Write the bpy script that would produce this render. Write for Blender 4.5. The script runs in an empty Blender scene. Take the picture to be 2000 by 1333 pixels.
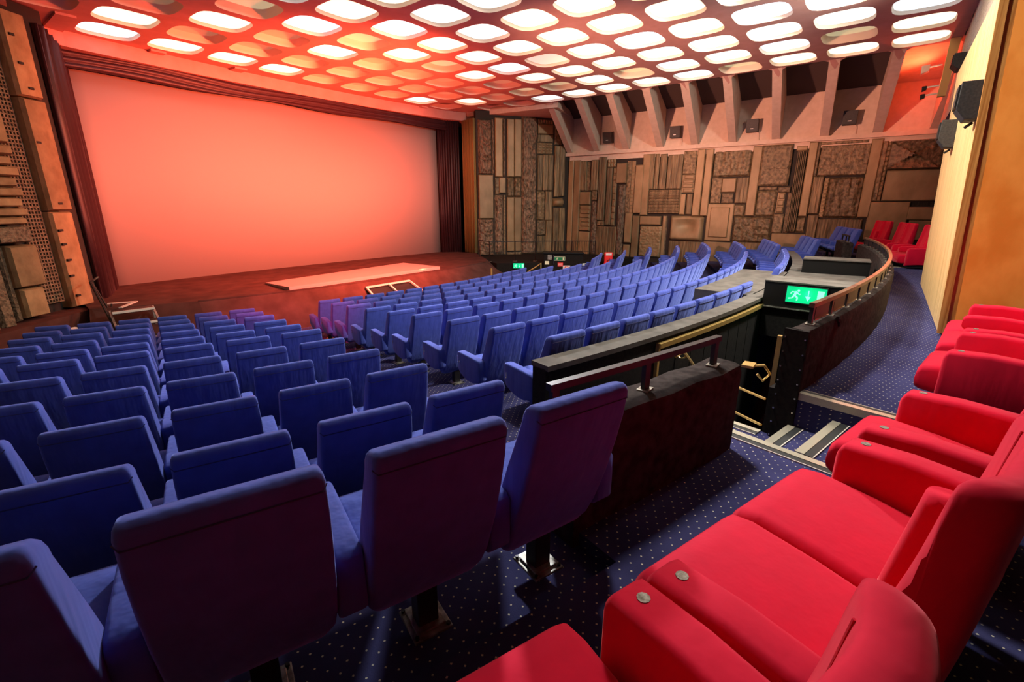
import bpy, bmesh, math, random
from mathutils import Vector, Matrix, noise as mnoise
random.seed(7)
S = bpy.context.scene
COL = S.collection
PI = math.pi
ZO = 3.2                      # camera eye height above the lowest floor; all z below are relative to the eye
CX, CY = 9.97, 27.06          # centre of the concentric seating arcs (the room's axis is X = CX)
H = 4.03                      # ceiling underside

# ------------------------------------------------------------------ camera
PITCH = math.radians(16.256); PSI = math.radians(37.88)
cam_d = bpy.data.cameras.new('camera'); cam = bpy.data.objects.new('camera', cam_d); COL.objects.link(cam)
cam_d.sensor_width = 36.0; cam_d.lens = 36.0 * 916.0 / 2000.0; cam_d.clip_start = 0.02; cam_d.clip_end = 200
cam.location = (0, 0, ZO)
cam.rotation_euler = (PI/2 - PITCH, 0, PSI - PI/2)
S.camera = cam

# ------------------------------------------------------------------ world, colour, lamps
w = bpy.data.worlds.new('world'); S.world = w; w.use_nodes = True
w.node_tree.nodes['Background'].inputs[0].default_value = (0.9, 0.92, 1.0, 1)
w.node_tree.nodes['Background'].inputs[1].default_value = 0.0
S.view_settings.view_transform = 'Standard'; S.view_settings.look = 'None'
S.view_settings.exposure = 0.0; S.view_settings.gamma = 1.0
S.view_settings.use_curve_mapping = False

def lamp(kind, name, loc, target, power, color, **kw):
    d = bpy.data.lights.new(name, kind); d.energy = power; d.color = color
    for k, v in kw.items(): setattr(d, k, v)
    o = bpy.data.objects.new(name, d); COL.objects.link(o)
    o.location = (loc[0], loc[1], loc[2] + ZO)
    if target is not None:
        o.rotation_euler = (Vector(target) - Vector(loc)).to_track_quat('-Z', 'Y').to_euler()
    return o
RED = (1.0, 0.09, 0.035); WARM = (1.0, 0.80, 0.55)
# red floods washing the screen, the stage and the front of the ceiling
lamp('SPOT', 'red_flood', (9.6, 6.4, 1.9), (8.8, 17.3, 0.3), 30000, RED, spot_size=math.radians(88), spot_blend=1.0, shadow_soft_size=0.25)
lamp('SPOT', 'red_flood', (11.0, 12.4, -2.1), (10.0, 15.8, 3.9), 3400, RED, spot_size=math.radians(150), spot_blend=1.0, shadow_soft_size=0.25)
lamp('SPOT', 'red_flood', (7.2, 11.4, 3.4), (6.6, 12.6, -2.6), 1300, RED, spot_size=math.radians(70), spot_blend=1.0, shadow_soft_size=0.2)
lamp('SPOT', 'niche_wash', (4.0, 8.0, 0.9), (20.6, 5.0, 3.7), 11000, (1.0, 0.42, 0.28), spot_size=math.radians(46), spot_blend=0.9, shadow_soft_size=0.2)  # added lamp in open air to light up the niches
lamp('SPOT', 'splay_wash', (8.0, 9.6, 3.4), (1.6, 14.0, 0.2), 1000, (1.0, 0.45, 0.20), spot_size=math.radians(70), spot_blend=1.0, shadow_soft_size=0.2)  # both splay lamps are added to warm the corner walls
lamp('SPOT', 'splay_wash', (11.5, 10.5, 3.4), (18.2, 14.5, 0.6), 700, (1.0, 0.46, 0.22), spot_size=math.radians(60), spot_blend=1.0, shadow_soft_size=0.2)
lamp('SPOT', 'red_flood', (20.4, -0.35, 3.55), (16.0, 4.0, 4.0), 700, RED, spot_size=math.radians(150), spot_blend=1.0, shadow_soft_size=0.12)

# white house lamps on the rear block's head, then added fill lamps
WH = (1.0, 0.95, 0.86)
lamp('SPOT', 'house_flood', (8.6, -0.25, 3.6), (8.0, 6.0, -2.6), 3000, WH, spot_size=math.radians(116), spot_blend=1.0, shadow_soft_size=0.35)
lamp('SPOT', 'house_flood', (11.8, -0.25, 3.6), (14.0, 8.0, -0.6), 2700, WH, spot_size=math.radians(120), spot_blend=1.0, shadow_soft_size=0.35)
lamp('SPOT', 'gangway_fill', (4.6, 2.6, 3.95), (5.2, -1.3, -0.7), 1900, WH, spot_size=math.radians(120), spot_blend=1.0, shadow_soft_size=0.30)  # unseen fill added to brighten the red seats and orange wall

lamp('SPOT', 'gangway_fill', (8.5, 3.2, 3.95), (9.5, -0.8, 0.2), 2700, WH, spot_size=math.radians(110), spot_blend=1.0, shadow_soft_size=0.30)  # unseen fill added to brighten the timber face

lamp('SPOT', 'aisle_fill', (9.2, 7.6, 3.5), (1.0, 4.0, -1.4), 4200, (0.92, 0.94, 1.0), spot_size=math.radians(80), spot_blend=1.0, shadow_soft_size=0.30)  # added fill for the right-hand sides of the left-block seats

lamp('SPOT', 'red_spot', (3.4, 3.2, 3.6), (5.0, 10.2, -2.7), 9000, (1.0, 0.03, 0.10), spot_size=math.radians(24), spot_blend=1.0, shadow_soft_size=0.2)

# ------------------------------------------------------------------ node material helpers
def mat(name, col, rough=0.6, metal=0.0, spec=0.5, sheen=0.0, sheen_tint=None, emit=None, estr=0.0):
    m = bpy.data.materials.new(name); m.use_nodes = True
    b = m.node_tree.nodes['Principled BSDF']
    b.inputs['Base Color'].default_value = (*col, 1); b.inputs['Roughness'].default_value = rough
    b.inputs['Metallic'].default_value = metal; b.inputs['Specular IOR Level'].default_value = spec
    if sheen:
        b.inputs['Sheen Weight'].default_value = sheen; b.inputs['Sheen Roughness'].default_value = 0.45
        b.inputs['Sheen Tint'].default_value = (*(sheen_tint or col), 1)
    if emit:
        b.inputs['Emission Color'].default_value = (*emit, 1); b.inputs['Emission Strength'].default_value = estr
    return m
def nd(m, t, **kw):
    n = m.node_tree.nodes.new(t)
    for k, v in kw.items(): setattr(n, k, v)
    return n
def lk(m, a, b): m.node_tree.links.new(a, b)
def P(m): return m.node_tree.nodes['Principled BSDF']
def bump(m, src, strength=0.3, dist=0.02):
    b = nd(m, 'ShaderNodeBump'); b.inputs['Strength'].default_value = strength; b.inputs['Distance'].default_value = dist
    lk(m, src, b.inputs['Height']); lk(m, b.outputs[0], P(m).inputs['Normal']); return b
def noise_col(m, scale, c1, c2, detail=4, coord='Object', stretch=None, lo=0.3, hi=0.7, bstr=0, bdist=0.02, rand=0.0):
    tc = nd(m, 'ShaderNodeTexCoord'); src = tc.outputs[coord]
    if stretch:
        mp = nd(m, 'ShaderNodeMapping'); mp.inputs['Scale'].default_value = stretch; lk(m, src, mp.inputs[0]); src = mp.outputs[0]
    n = nd(m, 'ShaderNodeTexNoise'); n.inputs['Scale'].default_value = scale; n.inputs['Detail'].default_value = detail
    lk(m, src, n.inputs['Vector'])
    r = nd(m, 'ShaderNodeValToRGB'); r.color_ramp.elements[0].position = lo; r.color_ramp.elements[1].position = hi
    r.color_ramp.elements[0].color = (*c1, 1); r.color_ramp.elements[1].color = (*c2, 1)
    lk(m, n.outputs['Fac'], r.inputs[0]); out = r.outputs[0]
    if rand:
        oi = nd(m, 'ShaderNodeObjectInfo'); hv = nd(m, 'ShaderNodeHueSaturation')
        mr = nd(m, 'ShaderNodeMapRange'); mr.inputs['To Min'].default_value = 1 - rand; mr.inputs['To Max'].default_value = 1 + rand
        lk(m, oi.outputs['Random'], mr.inputs[0]); lk(m, mr.outputs[0], hv.inputs['Value']); lk(m, out, hv.inputs['Color']); out = hv.outputs[0]
    lk(m, out, P(m).inputs['Base Color'])
    if bstr: bump(m, n.outputs['Fac'], bstr, bdist)
    return n

# fabrics
def velvet(name, col, sheen_col, sheen=0.6, worn=0.0, var=.14, bs=.28):
    m = mat(name, col, 0.85, 0, 0.2, sheen, sheen_col)
    tc = nd(m, 'ShaderNodeTexCoord')
    n1 = nd(m, 'ShaderNodeTexNoise'); n1.inputs['Scale'].default_value = 9; n1.inputs['Detail'].default_value = 5
    lk(m, tc.outputs['Object'], n1.inputs['Vector'])
    r = nd(m, 'ShaderNodeValToRGB'); r.color_ramp.elements[0].position = 0.3; r.color_ramp.elements[1].position = 0.75
    r.color_ramp.elements[0].color = (*[c*(1 - var) for c in col], 1); r.color_ramp.elements[1].color = (*[min(1, c*(1 + var) + worn) for c in col], 1)
    lk(m, n1.outputs['Fac'], r.inputs[0]); lk(m, r.outputs[0], P(m).inputs['Base Color'])
    mp = nd(m, 'ShaderNodeMapping'); mp.inputs['Scale'].default_value = (16, 16, 1.6); lk(m, tc.outputs['Object'], mp.inputs[0])
    n2 = nd(m, 'ShaderNodeTexNoise'); n2.inputs['Scale'].default_value = 1.0; n2.inputs['Detail'].default_value = 2; lk(m, mp.outputs[0], n2.inputs['Vector'])
    bump(m, n2.outputs['Fac'], bs, 0.03)
    return m
M = {}
M['blue'] = velvet('blue_velvet', (0.052, 0.078, 0.35), (0.30, 0.40, 1.0), 0.7)
M['blue_dark'] = mat('dark_blue_piping', (0.02, 0.025, 0.12), 0.8)
M['red'] = velvet('red_velvet', (0.60, 0.001, 0.030), (1.0, 0.25, 0.28), 0.5, var=.06, bs=.10)
M['black_plastic'] = mat('black_plastic', (0.008, 0.008, 0.009), 0.45)
M['black_metal'] = mat('black_metal', (0.012, 0.010, 0.010), 0.42, 0.1)
M['plate_metal'] = mat('plate_metal', (0.36, 0.36, 0.31), 0.45, 0.8); noise_col(M['plate_metal'], 25, (0.17, 0.15, 0.12), (0.48, 0.48, 0.42), 4)
M['chrome'] = mat('chrome', (0.75, 0.72, 0.62), 0.2, 1.0)
M['brass'] = mat('brass', (0.62, 0.42, 0.14), 0.32, 0.55)
M['nosing'] = mat('nosing_metal', (0.50, 0.47, 0.36), 0.4, 0.5)
M['tread'] = mat('black_tread', (0.018, 0.020, 0.019), 0.6)

def carpet(name, base, dark, dot):
    m = mat(name, base, 0.95, 0, 0.1)
    tc = nd(m, 'ShaderNodeTexCoord'); geo = nd(m, 'ShaderNodeNewGeometry')
    sep = nd(m, 'ShaderNodeSeparateXYZ'); lk(m, geo.outputs['Position'], sep.inputs[0])
    def mth(op, a, b=None):
        n = nd(m, 'ShaderNodeMath', operation=op)
        for i, v in enumerate((a, b)):
            if v is None: continue
            if isinstance(v, (int, float)): n.inputs[i].default_value = v
            else: lk(m, v, n.inputs[i])
        return n.outputs[0]
    # rotate the grid 17 degrees so that it follows the rows, use height on risers
    c, s = math.cos(math.radians(-17)), math.sin(math.radians(-17)); p = 0.039
    u = mth('ADD', mth('ADD', mth('MULTIPLY', sep.outputs[0], c/p), mth('MULTIPLY', sep.outputs[1], s/p)), mth('MULTIPLY', sep.outputs[2], 1/p))
    v = mth('ADD', mth('ADD', mth('MULTIPLY', sep.outputs[0], -s/p), mth('MULTIPLY', sep.outputs[1], c/p)), mth('MULTIPLY', sep.outputs[2], 1/p))
    a = mth('ADD', u, v); b = mth('SUBTRACT', u, v)
    def f(x): return mth('ABSOLUTE', mth('SUBTRACT', mth('FRACT', mth('MULTIPLY', x, 0.5)), 0.5))
    d = mth('ADD', mth('MAXIMUM', f(a), f(b)), 0.0)
    n1 = nd(m, 'ShaderNodeTexNoise'); n1.inputs['Scale'].default_value = 160; lk(m, geo.outputs['Position'], n1.inputs['Vector'])
    d2 = mth('ADD', d, mth('MULTIPLY', mth('SUBTRACT', n1.outputs['Fac'], 0.5), 0.06))
    mask = mth('LESS_THAN', d2, 0.075)
    n2 = nd(m, 'ShaderNodeTexNoise'); n2.inputs['Scale'].default_value = 2.2; n2.inputs['Detail'].default_value = 6; lk(m, geo.outputs['Position'], n2.inputs['Vector'])
    r = nd(m, 'ShaderNodeValToRGB'); r.color_ramp.elements[0].position = 0.35; r.color_ramp.elements[1].position = 0.7
    r.color_ramp.elements[0].color = (*dark, 1); r.color_ramp.elements[1].color = (*base, 1); lk(m, n2.outputs['Fac'], r.inputs[0])
    mx = nd(m, 'ShaderNodeMix', data_type='RGBA'); lk(m, mask, mx.inputs[0]); lk(m, r.outputs[0], mx.inputs[6]); mx.inputs[7].default_value = (*dot, 1)
    lk(m, mx.outputs[2], P(m).inputs['Base Color'])
    n3 = nd(m, 'ShaderNodeTexNoise'); n3.inputs['Scale'].default_value = 220; lk(m, geo.outputs['Position'], n3.inputs['Vector']); bump(m, n3.outputs['Fac'], 0.25, 0.01)
    return m
M['carpet'] = carpet('dotted_blue_carpet', (0.046, 0.048, 0.138), (0.028, 0.028, 0.088), (0.62, 0.58, 0.42))
M['brown_carpet'] = mat('brown_carpet', (0.10, 0.035, 0.028), 0.95, 0, 0.1); noise_col(M['brown_carpet'], 3, (0.07, 0.024, 0.02), (0.12, 0.045, 0.035), 8, bstr=0.2)
M['stage_carpet'] = mat('stage_carpet', (0.13, 0.07, 0.06), 0.95, 0, 0.1); noise_col(M['stage_carpet'], 2.5, (0.050, 0.022, 0.018), (0.085, 0.040, 0.033), 8, bstr=0.2)
M['parapet'] = mat('dark_parapet_carpet', (0.020, 0.015, 0.013), 0.95, 0, 0.08); noise_col(M['parapet'], 14, (0.016, 0.011, 0.010), (0.050, 0.040, 0.036), 8, bstr=0.5, bdist=0.01)
M['deck_carpet'] = mat('grey_deck_carpet', (0.09, 0.085, 0.075), 0.95, 0, 0.1); noise_col(M['deck_carpet'], 5, (0.07, 0.064, 0.056), (0.115, 0.105, 0.092), 7, bstr=0.3, bdist=0.01)
M['black_wall'] = mat('black_felt', (0.010, 0.009, 0.008), 0.9, 0, 0.15); noise_col(M['black_wall'], 30, (0.007, 0.006, 0.006), (0.016, 0.014, 0.012), 6)
M['black_gloss'] = mat('black_gloss', (0.006, 0.006, 0.006), 0.38, 0, 0.3)
# plaster, wood
M['ceiling'] = mat('ceiling_plaster', (0.46, 0.25, 0.21), 0.8, 0, 0.2); noise_col(M['ceiling'], 3, (0.43, 0.23, 0.19), (0.49, 0.27, 0.23), 3)
M['plaster'] = mat('cream_plaster', (0.60, 0.47, 0.37), 0.85, 0, 0.2); noise_col(M['plaster'], 6, (0.56, 0.43, 0.33), (0.64, 0.50, 0.40), 4, bstr=0.1)
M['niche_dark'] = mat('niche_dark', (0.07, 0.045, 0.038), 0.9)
M['coffer'] = mat('coffer_shell', (0.74, 0.62, 0.50), 0.7)
M['roughcast'] = mat('roughcast', (0.56, 0.46, 0.37), 0.95); noise_col(M['roughcast'], 22, (0.42, 0.34, 0.26), (0.62, 0.52, 0.42), 3, bstr=1.0, bdist=0.05)
M['screen'] = mat('screen_cloth', (0.25, 0.24, 0.225), 0.75, 0, 0.25)
M['wood'] = mat('light_wood', (0.72, 0.45, 0.20), 0.42, 0, 0.35); noise_col(M['wood'], 2.0, (0.63, 0.37, 0.14), (0.78, 0.52, 0.25), 5, stretch=(9, 9, 0.35), rand=0.06)
M['wood_edge'] = mat('orange_wood_edge', (0.55, 0.23, 0.05), 0.4); noise_col(M['wood_edge'], 3.0, (0.35, 0.12, 0.02), (0.62, 0.30, 0.08), 4, stretch=(14, 14, 0.4))
M['orange'] = mat('orange_fabric', (0.88, 0.30, 0.05), 0.8, 0, 0.2); noise_col(M['orange'], 3.5, (0.80, 0.24, 0.03), (0.95, 0.34, 0.06), 7, stretch=(1, 1, 0.6), lo=0.35, hi=0.6, bstr=0.15)
M['dark_drape'] = mat('dark_drape', (0.020, 0.006, 0.009), 0.5, 0, 0.4, 0.15, (0.4, 0.2, 0.2))
M['gold_drape'] = mat('gold_drape', (0.25, 0.17, 0.06), 0.75, 0, 0.3, 0.15, (0.7, 0.5, 0.3))
M['rail_wood'] = mat('rail_wood', (0.20, 0.10, 0.05), 0.35); noise_col(M['rail_wood'], 8, (0.03, 0.015, 0.011), (0.22, 0.12, 0.055), 5)
M['white_edge'] = mat('white_edge', (0.62, 0.58, 0.50), 0.5)
M['board'] = mat('pale_board', (0.30, 0.24, 0.22), 0.8); M['steel'] = mat('worn_steel', (0.3, 0.28, 0.24), 0.65, 0.3); noise_col(M['steel'], 70, (0.10, 0.08, 0.05), (0.42, 0.40, 0.34), 3)
M['paper'] = mat('white_paper', (0.75, 0.72, 0.68), 0.8)
M['speaker'] = mat('speaker_black', (0.018, 0.016, 0.015), 0.55); noise_col(M['speaker'], 40, (0.012, 0.011, 0.010), (0.035, 0.030, 0.027), 3, bstr=0.15, bdist=0.005)
M['lamp_shell'] = mat('lamp_shell', (0.70, 0.62, 0.50), 0.5)
M['yellow_post'] = mat('yellow_post', (0.66, 0.46, 0.15), 0.5)
# moulded bronze-coloured relief
def relief(name, c1, c2, scale, stretch, bs, bd, rough=0.5):
    m = mat(name, c1, rough, 0.15, 0.45)
    noise_col(m, scale, c1, c2, 7, stretch=stretch, lo=0.32, hi=0.68, bstr=bs, bdist=bd, rand=0.22)
    return m
D1, D2 = (0.070, 0.050, 0.024), (0.27, 0.195, 0.100)
M['relief_smooth'] = relief('relief_smooth', (0.195, 0.138, 0.066), (0.28, 0.20, 0.105), 3, (1, 1, 0.6), 0.25, 0.03)
M['relief_grain'] = relief('relief_grain', D1, D2, 4.5, (3.2, 3.2, 0.28), 0.9, 0.06)
M['relief_rough'] = relief('relief_rough', D1, (0.245, 0.175, 0.092), 9, (1, 1, 1), 0.9, 0.05)
M['relief_carved'] = relief('relief_carved', D1, (0.245, 0.175, 0.092), 3.2, (0.7, 0.7, 3.0), 1.0, 0.08)
M['relief_bark'] = relief('relief_bark', (0.06, 0.043, 0.028), (0.26, 0.18, 0.115), 14, (1, 1, 0.5), 1.0, 0.08)
M['relief_back'] = mat('relief_back', (0.018, 0.013, 0.009), 0.8)
M['concrete'] = relief('orange_concrete', (0.24, 0.145, 0.065), (0.36, 0.23, 0.11), 5, (1, 1, 0.7), 0.5, 0.04, 0.8)
M['concrete_rough'] = relief('rough_concrete', (0.10, 0.065, 0.038), (0.28, 0.20, 0.12), 16, (1, 1, 1), 1.0, 0.07, 0.85)

# ------------------------------------------------------------------ geometry helpers
class MB:
    def __init__(s): s.v = []; s.f = []; s.fm = []; s.mi = 0
    def add(s, vs, fs):
        o = len(s.v); s.v += [tuple(v) for v in vs]; s.f += [tuple(i + o for i in f) for f in fs]; s.fm += [s.mi]*len(fs); return s
    def hexa(s, p):           # 8 points: bottom 4 ccw, top 4 ccw
        return s.add(p, [(3, 2, 1, 0), (4, 5, 6, 7), (0, 1, 5, 4), (1, 2, 6, 5), (2, 3, 7, 6), (3, 0, 4, 7)])
    def box(s, x0, x1, y0, y1, z0, z1):
        return s.hexa([(x0, y0, z0), (x1, y0, z0), (x1, y1, z0), (x0, y1, z0), (x0, y0, z1), (x1, y0, z1), (x1, y1, z1), (x0, y1, z1)])
    def prism(s, poly, z0, z1):  # poly ccw in plan
        n = len(poly); zs = (lambda z, i: z[i] if isinstance(z, (list, tuple)) else z)
        vs = [(x, y, zs(z0, i)) for i, (x, y) in enumerate(poly)] + [(x, y, zs(z1, i)) for i, (x, y) in enumerate(poly)]
        return s.add(vs, [tuple(range(n - 1, -1, -1)), tuple(range(n, 2*n))] + [(i, (i+1) % n, n + (i+1) % n, n + i) for i in range(n)])
    def arc(s, R0, R1, a0, a1, z0, z1, n=None):
        n = n or max(1, int(abs(a1 - a0) / 1.5) + 1)
        vs = []
        for i in range(n + 1):
            a = math.radians(a0 + (a1 - a0)*i/n)
            for R, z in ((R0, z0), (R1, z0), (R1, z1), (R0, z1)):
                vs.append((CX + R*math.sin(a), CY - R*math.cos(a), z))
        fs = [(0, 1, 2, 3), tuple(4*n + k for k in (3, 2, 1, 0))]
        for i in range(n):
            for k in range(4):
                a, b = 4*i + k, 4*i + (k+1) % 4; fs.append((b, a, a + 4, b + 4))
        return s.add(vs, fs)
    def loft(s, rings, cap=True, closed=False):
        n = len(rings[0]); vs = [p for r in rings for p in r]; fs = []
        m = len(rings)
        for i in range(m if closed else m - 1):
            for k in range(n):
                a, b = i*n + k, i*n + (k+1) % n; c, d = ((i+1) % m)*n + (k+1) % n, ((i+1) % m)*n + k
                fs.append((a, b, c, d))
        if cap and not closed: fs += [tuple(range(n - 1, -1, -1)), tuple(range((m-1)*n, m*n))]
        return s.add(vs, fs)
    def tube(s, pts, r, n=8):
        pts = [Vector(p) for p in pts]; rings = []
        for i, p in enumerate(pts):
            d = (pts[min(i+1, len(pts)-1)] - pts[max(i-1, 0)]).normalized()
            u = d.cross(Vector((0, 0, 1)));  u = d.cross(Vector((1, 0, 0))) if u.length < 1e-3 else u
            u.normalize(); v = d.cross(u)
            rr = r[i] if isinstance(r, (list, tuple)) else r
            rings.append([tuple(p + u*rr*math.cos(2*PI*k/n) - v*rr*math.sin(2*PI*k/n)) for k in range(n)])
        return s.loft(rings)
    def bar(s, a, b, wx, wz, up=(0, 0, 1)):   # rectangular bar between two points
        a, b = Vector(a), Vector(b); d = (b - a).normalized(); u = d.cross(Vector(up))
        if u.length < 1e-3: u = d.cross(Vector((1, 0, 0)))
        u.normalize(); v = u.cross(d)
        q = [(-1, -1), (1, -1), (1, 1), (-1, 1)]
        return s.loft([[tuple(p + u*wx*.5*i + v*wz*.5*j) for i, j in q] for p in (a, b)])
    def build(s, name, m, parent=None, smooth=False, xf=None, bevel=0, angle=None):
        me = bpy.data.meshes.new(name)
        vs = [tuple(xf @ Vector(v)) for v in s.v] if xf else s.v
        me.from_pydata(vs, [], s.f); me.update()
        bm = bmesh.new(); bm.from_mesh(me); bmesh.ops.recalc_face_normals(bm, faces=bm.faces)
        if bevel: bmesh.ops.bevel(bm, geom=bm.edges[:] , offset=bevel, segments=2, affect='EDGES', profile=0.6, clamp_overlap=True)
        bm.to_mesh(me); bm.free()
        for mm in (m if isinstance(m, (list, tuple)) else [m]): me.materials.append(mm)
        if isinstance(m, (list, tuple)) and not bevel:
            me.polygons.foreach_set('material_index', s.fm)
        if smooth: me.polygons.foreach_set('use_smooth', [True]*len(me.polygons))
        if smooth and angle: me.set_sharp_from_angle(angle=math.radians(angle))
        o = bpy.data.objects.new(name, me); COL.objects.link(o)
        if parent: o.parent = parent
        else: o.location.z = ZO
        return o
def rr(hw, hd, r, n=4):      # rounded rectangle outline
    r = min(r, hw*.999, hd*.999); out = []
    for cx, cy, a0 in ((hw-r, hd-r, 0), (-hw+r, hd-r, PI/2), (-hw+r, -hd+r, PI), (hw-r, -hd+r, 1.5*PI)):
        for k in range(n + 1):
            a = a0 + PI/2*k/n; out.append((cx + r*math.cos(a), cy + r*math.sin(a)))
    return out
def empty(name, loc, rz=0):
    o = bpy.data.objects.new(name, None); COL.objects.link(o); o.empty_display_size = 0.2
    o.location = (loc[0], loc[1], loc[2] + ZO); o.rotation_euler = (0, 0, rz); return o
def tag(o, label, cat, group=None):
    o['label'] = label; o['category'] = cat
    if group: o['group'] = group
    return o
def struct(o): o['kind'] = 'structure'; return o
def dup(root):
    r = root.copy(); COL.objects.link(r)
    for ch in kids.get(root.name, ()):
        c = ch.copy(); COL.objects.link(c); c.parent = r
        for g in kids.get(ch.name, ()):
            d = g.copy(); COL.objects.link(d); d.parent = c
    return r
kids = {}
def note_kids(root):
    for o in S.objects:
        if o.parent: kids.setdefault(o.parent.name, [])
    for o in [root] + list(root.children): kids[o.name] = list(o.children)
def pol(R, a, z=0.0):
    a = math.radians(a); return (CX + R*math.sin(a), CY - R*math.cos(a), z)
ORD = ['zeroth', 'first', 'second', 'third', 'fourth', 'fifth', 'sixth', 'seventh', 'eighth', 'ninth', 'tenth', 'eleventh', 'twelfth', 'thirteenth', 'fourteenth', 'fifteenth', 'sixteenth', 'seventeenth', 'eighteenth', 'nineteenth', 'twentieth', 'twenty-first', 'twenty-second']

# ------------------------------------------------------------------ seating data (fitted arcs)
ROW_R = [0, 17.67, 18.62, 19.59, 20.52, 21.51, 22.51, 23.50, 24.53, 25.50, 26.56, 27.57]
ROW_T = [0, -2.119, -2.020, -1.909, -1.815, -1.697, -1.561, -1.456, -1.336, -1.223, -1.039, -0.717]
ROW_L = [0, -8.69, -8.93, -9.17, -9.40, -9.66, -9.90, -10.17, -10.43, -10.67, -10.96, -11.32]   # left edge of seat 0, arc length
PL, PC = 0.606, 0.56
ROW_L = [0, -8.99, -9.23, -9.47, -9.70, -9.96, -10.20, -10.47, -10.73, -10.97, -11.26, -11.62]  # centre of seat 0
ROW_C = [0, -4.17, -4.41, -4.65, -4.86, -5.10, -5.39, -5.61, -5.91, -6.16]                       # centre of first centre-block seat
FLOOR = [0] + [t - 1.0 for t in ROW_T[1:]]; FLOOR[11] = -1.78
BASE = -3.12; AISLE = -1.70; AISLE2 = -1.55
AW = 32.0

# ------------------------------------------------------------------ floors
f = MB()
f.prism([(-3, -8), (23, -8), (23, 18.5), (-3, 18.5)], -6.0, -5.8)
def terrace(b, R0, R1, a0, a1, z): b.arc(R0, R1, a0, a1, -6.0, z)
fl = MB(); fl.arc(9.0, ROW_R[1]-0.70, -75, 75, -6.0, BASE, n=50)
for k in range(1, 10):
    terrace(fl, ROW_R[k]-0.70, ROW_R[k+1]-0.70 if k < 9 else 25.66, -AW, AW, FLOOR[k])
for sg in (-1, 1):
    def seg(R0, R1, a0, a1, z):
        (terrace(fl, R0, R1, a0, a1, z) if sg < 0 else terrace(fl, R0, R1, -a1, -a0, z))
    seg(25.66, 25.86, -AW, -15.2, FLOOR[9]); seg(25.86, 26.87, -AW, -15.2, FLOOR[10]); seg(26.87, 27.52, -AW, -17.2, FLOOR[11])
    seg(26.87, 27.52, -17.2, -13.4, AISLE); seg(27.52, 32.0, -AW, -13.4, AISLE)
    seg(27.56, 32.0, -13.4, -11.75, AISLE)
    seg(27.115, 32.0, -11.75, 0, AISLE2)
struct(fl.build('floor', M['carpet']))
# steps of the gangways down between the seat rows: metal nosings
ng = 0
for k in range(1, 11):
    for side in (-1, 1):
        if k == 10 and side > 0: pass
        Rn = (ROW_R[k+1] if k < 11 else 0) - 0.70
        if k < 10:
            zt = FLOOR[k+1]; hi = -14.7 if k < 9 else -15.3
            a0, a1 = (-16.9, -15.2 if k < 9 else -15.6)
        else:
            zt = FLOOR[11]; a0, a1 = -18.0, -17.3; Rn = 26.87
        b = MB()
        lo, hi2 = (a0, a1) if side < 0 else (-a1, -a0)
        b.arc(Rn - 0.015, Rn + 0.05, lo, hi2, zt - 0.035, zt + 0.006)
        o = b.build('step_nosing', M['nosing']); struct(o)

# ------------------------------------------------------------------ walls and room shell
def wall_poly(name, pts, z0, z1, m, th=0.3, out=1):
    b = MB()
    for (xa, ya), (xb, yb) in zip(pts, pts[1:]):
        d = Vector((xb - xa, yb - ya, 0)).normalized(); n = Vector((-d.y, d.x, 0))*th*out
        q = [(xa, ya), (xb, yb), (xb + n.x, yb + n.y), (xa + n.x, ya + n.y)]
        b.prism(q, z0, z1)
    return struct(b.build(name, m))
def WX(y): return 21.626 - 0.06*y               # right wall plane
RW0, RW1 = (WX(12.7), 12.7), (WX(-1.2), -1.2)
RS0 = (16.97, 15.25)                              # splayed corner panel, proscenium end
mir = lambda p: (2*CX - p[0], p[1])
wr = wall_poly('wall_right', [RW1, RW0], -6.0, 2.25, M['relief_back'], 0.3, -1)
wsr = wall_poly('wall_front_right', [RW0, RS0], -6.0, 4.0, M['relief_back'], 0.3, -1)
wsl = wall_poly('wall_front_left', [mir(RS0), mir(RW0)], -6.0, 4.0, M['relief_back'], 0.3, -1)
wl = wall_poly('wall_left', [mir(RW0), (2*CX - WX(-6), -6.0)], -6.0, 4.4, M['relief_grain'], 0.3, -1)
wall_poly('wall_front', [(-2, 18.2), (22, 18.2)], -6.0, 5.2, M['black_wall'], 0.3, 1)
wall_poly('wall_back', [(24, -6.0), (-3, -6.0)], -6.0, 5.2, M['black_wall'], 0.3, 1)
wall_poly('wall_rear_right', [(WX(-1.2), -1.2), (WX(-6), -6.2)], -6.0, 5.0, M['relief_smooth'], 0.3, 1)
# roof slab over everything
rb = MB(); rb.box(-4, 24, -7, 18.6, H + 1.3, H + 1.5); struct(rb.build('roof_slab', M['niche_dark']))

# ------------------------------------------------------------------ coffered ceiling
LX, LY = 1.425, 1.42
def fascia_y(x):
    t = abs(x - CX)
    return 16.97 - 0.012*t*t if t < 6.4 else 16.48 - (t - 6.4)*0.42
DIM = {(-3,4):2,(-2,4):2,(-2,3):2,(-3,2):1,(-4,3):2,(-1,2):1,(0,4):2,(0,3):2,(1,4):2,(2,4):2,(2,3):2,(3,3):2,(1,3):2,(1,5):2,(0,5):2,(4,3):2,(3,2):2,(1,2):1,(2,0):3,(4,1):1,(4,-1):1,(5,-3):1,(4,-5):1,(4,2):1,(2,5):2,(-1,4):2,(3,4):2,(5,4):4,(4,5):5,(5,3):4,(5,5):4,(-5,5):4,(-5,4):4,(-5,3):4,(-4,2):2}
def coffer_mat(name, col, e, shell=None):
    return mat(name, col, 0.7, emit=col, estr=e)
M['lit_warm'] = coffer_mat('coffer_light_warm', (1.0, 0.90, 0.66), 1.35)
M['lit_white'] = coffer_mat('coffer_light_white', (0.96, 0.97, 0.85), 1.4)
M['lit_cool'] = coffer_mat('coffer_light_cool', (0.80, 0.93, 1.0), 1.45)
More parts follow.
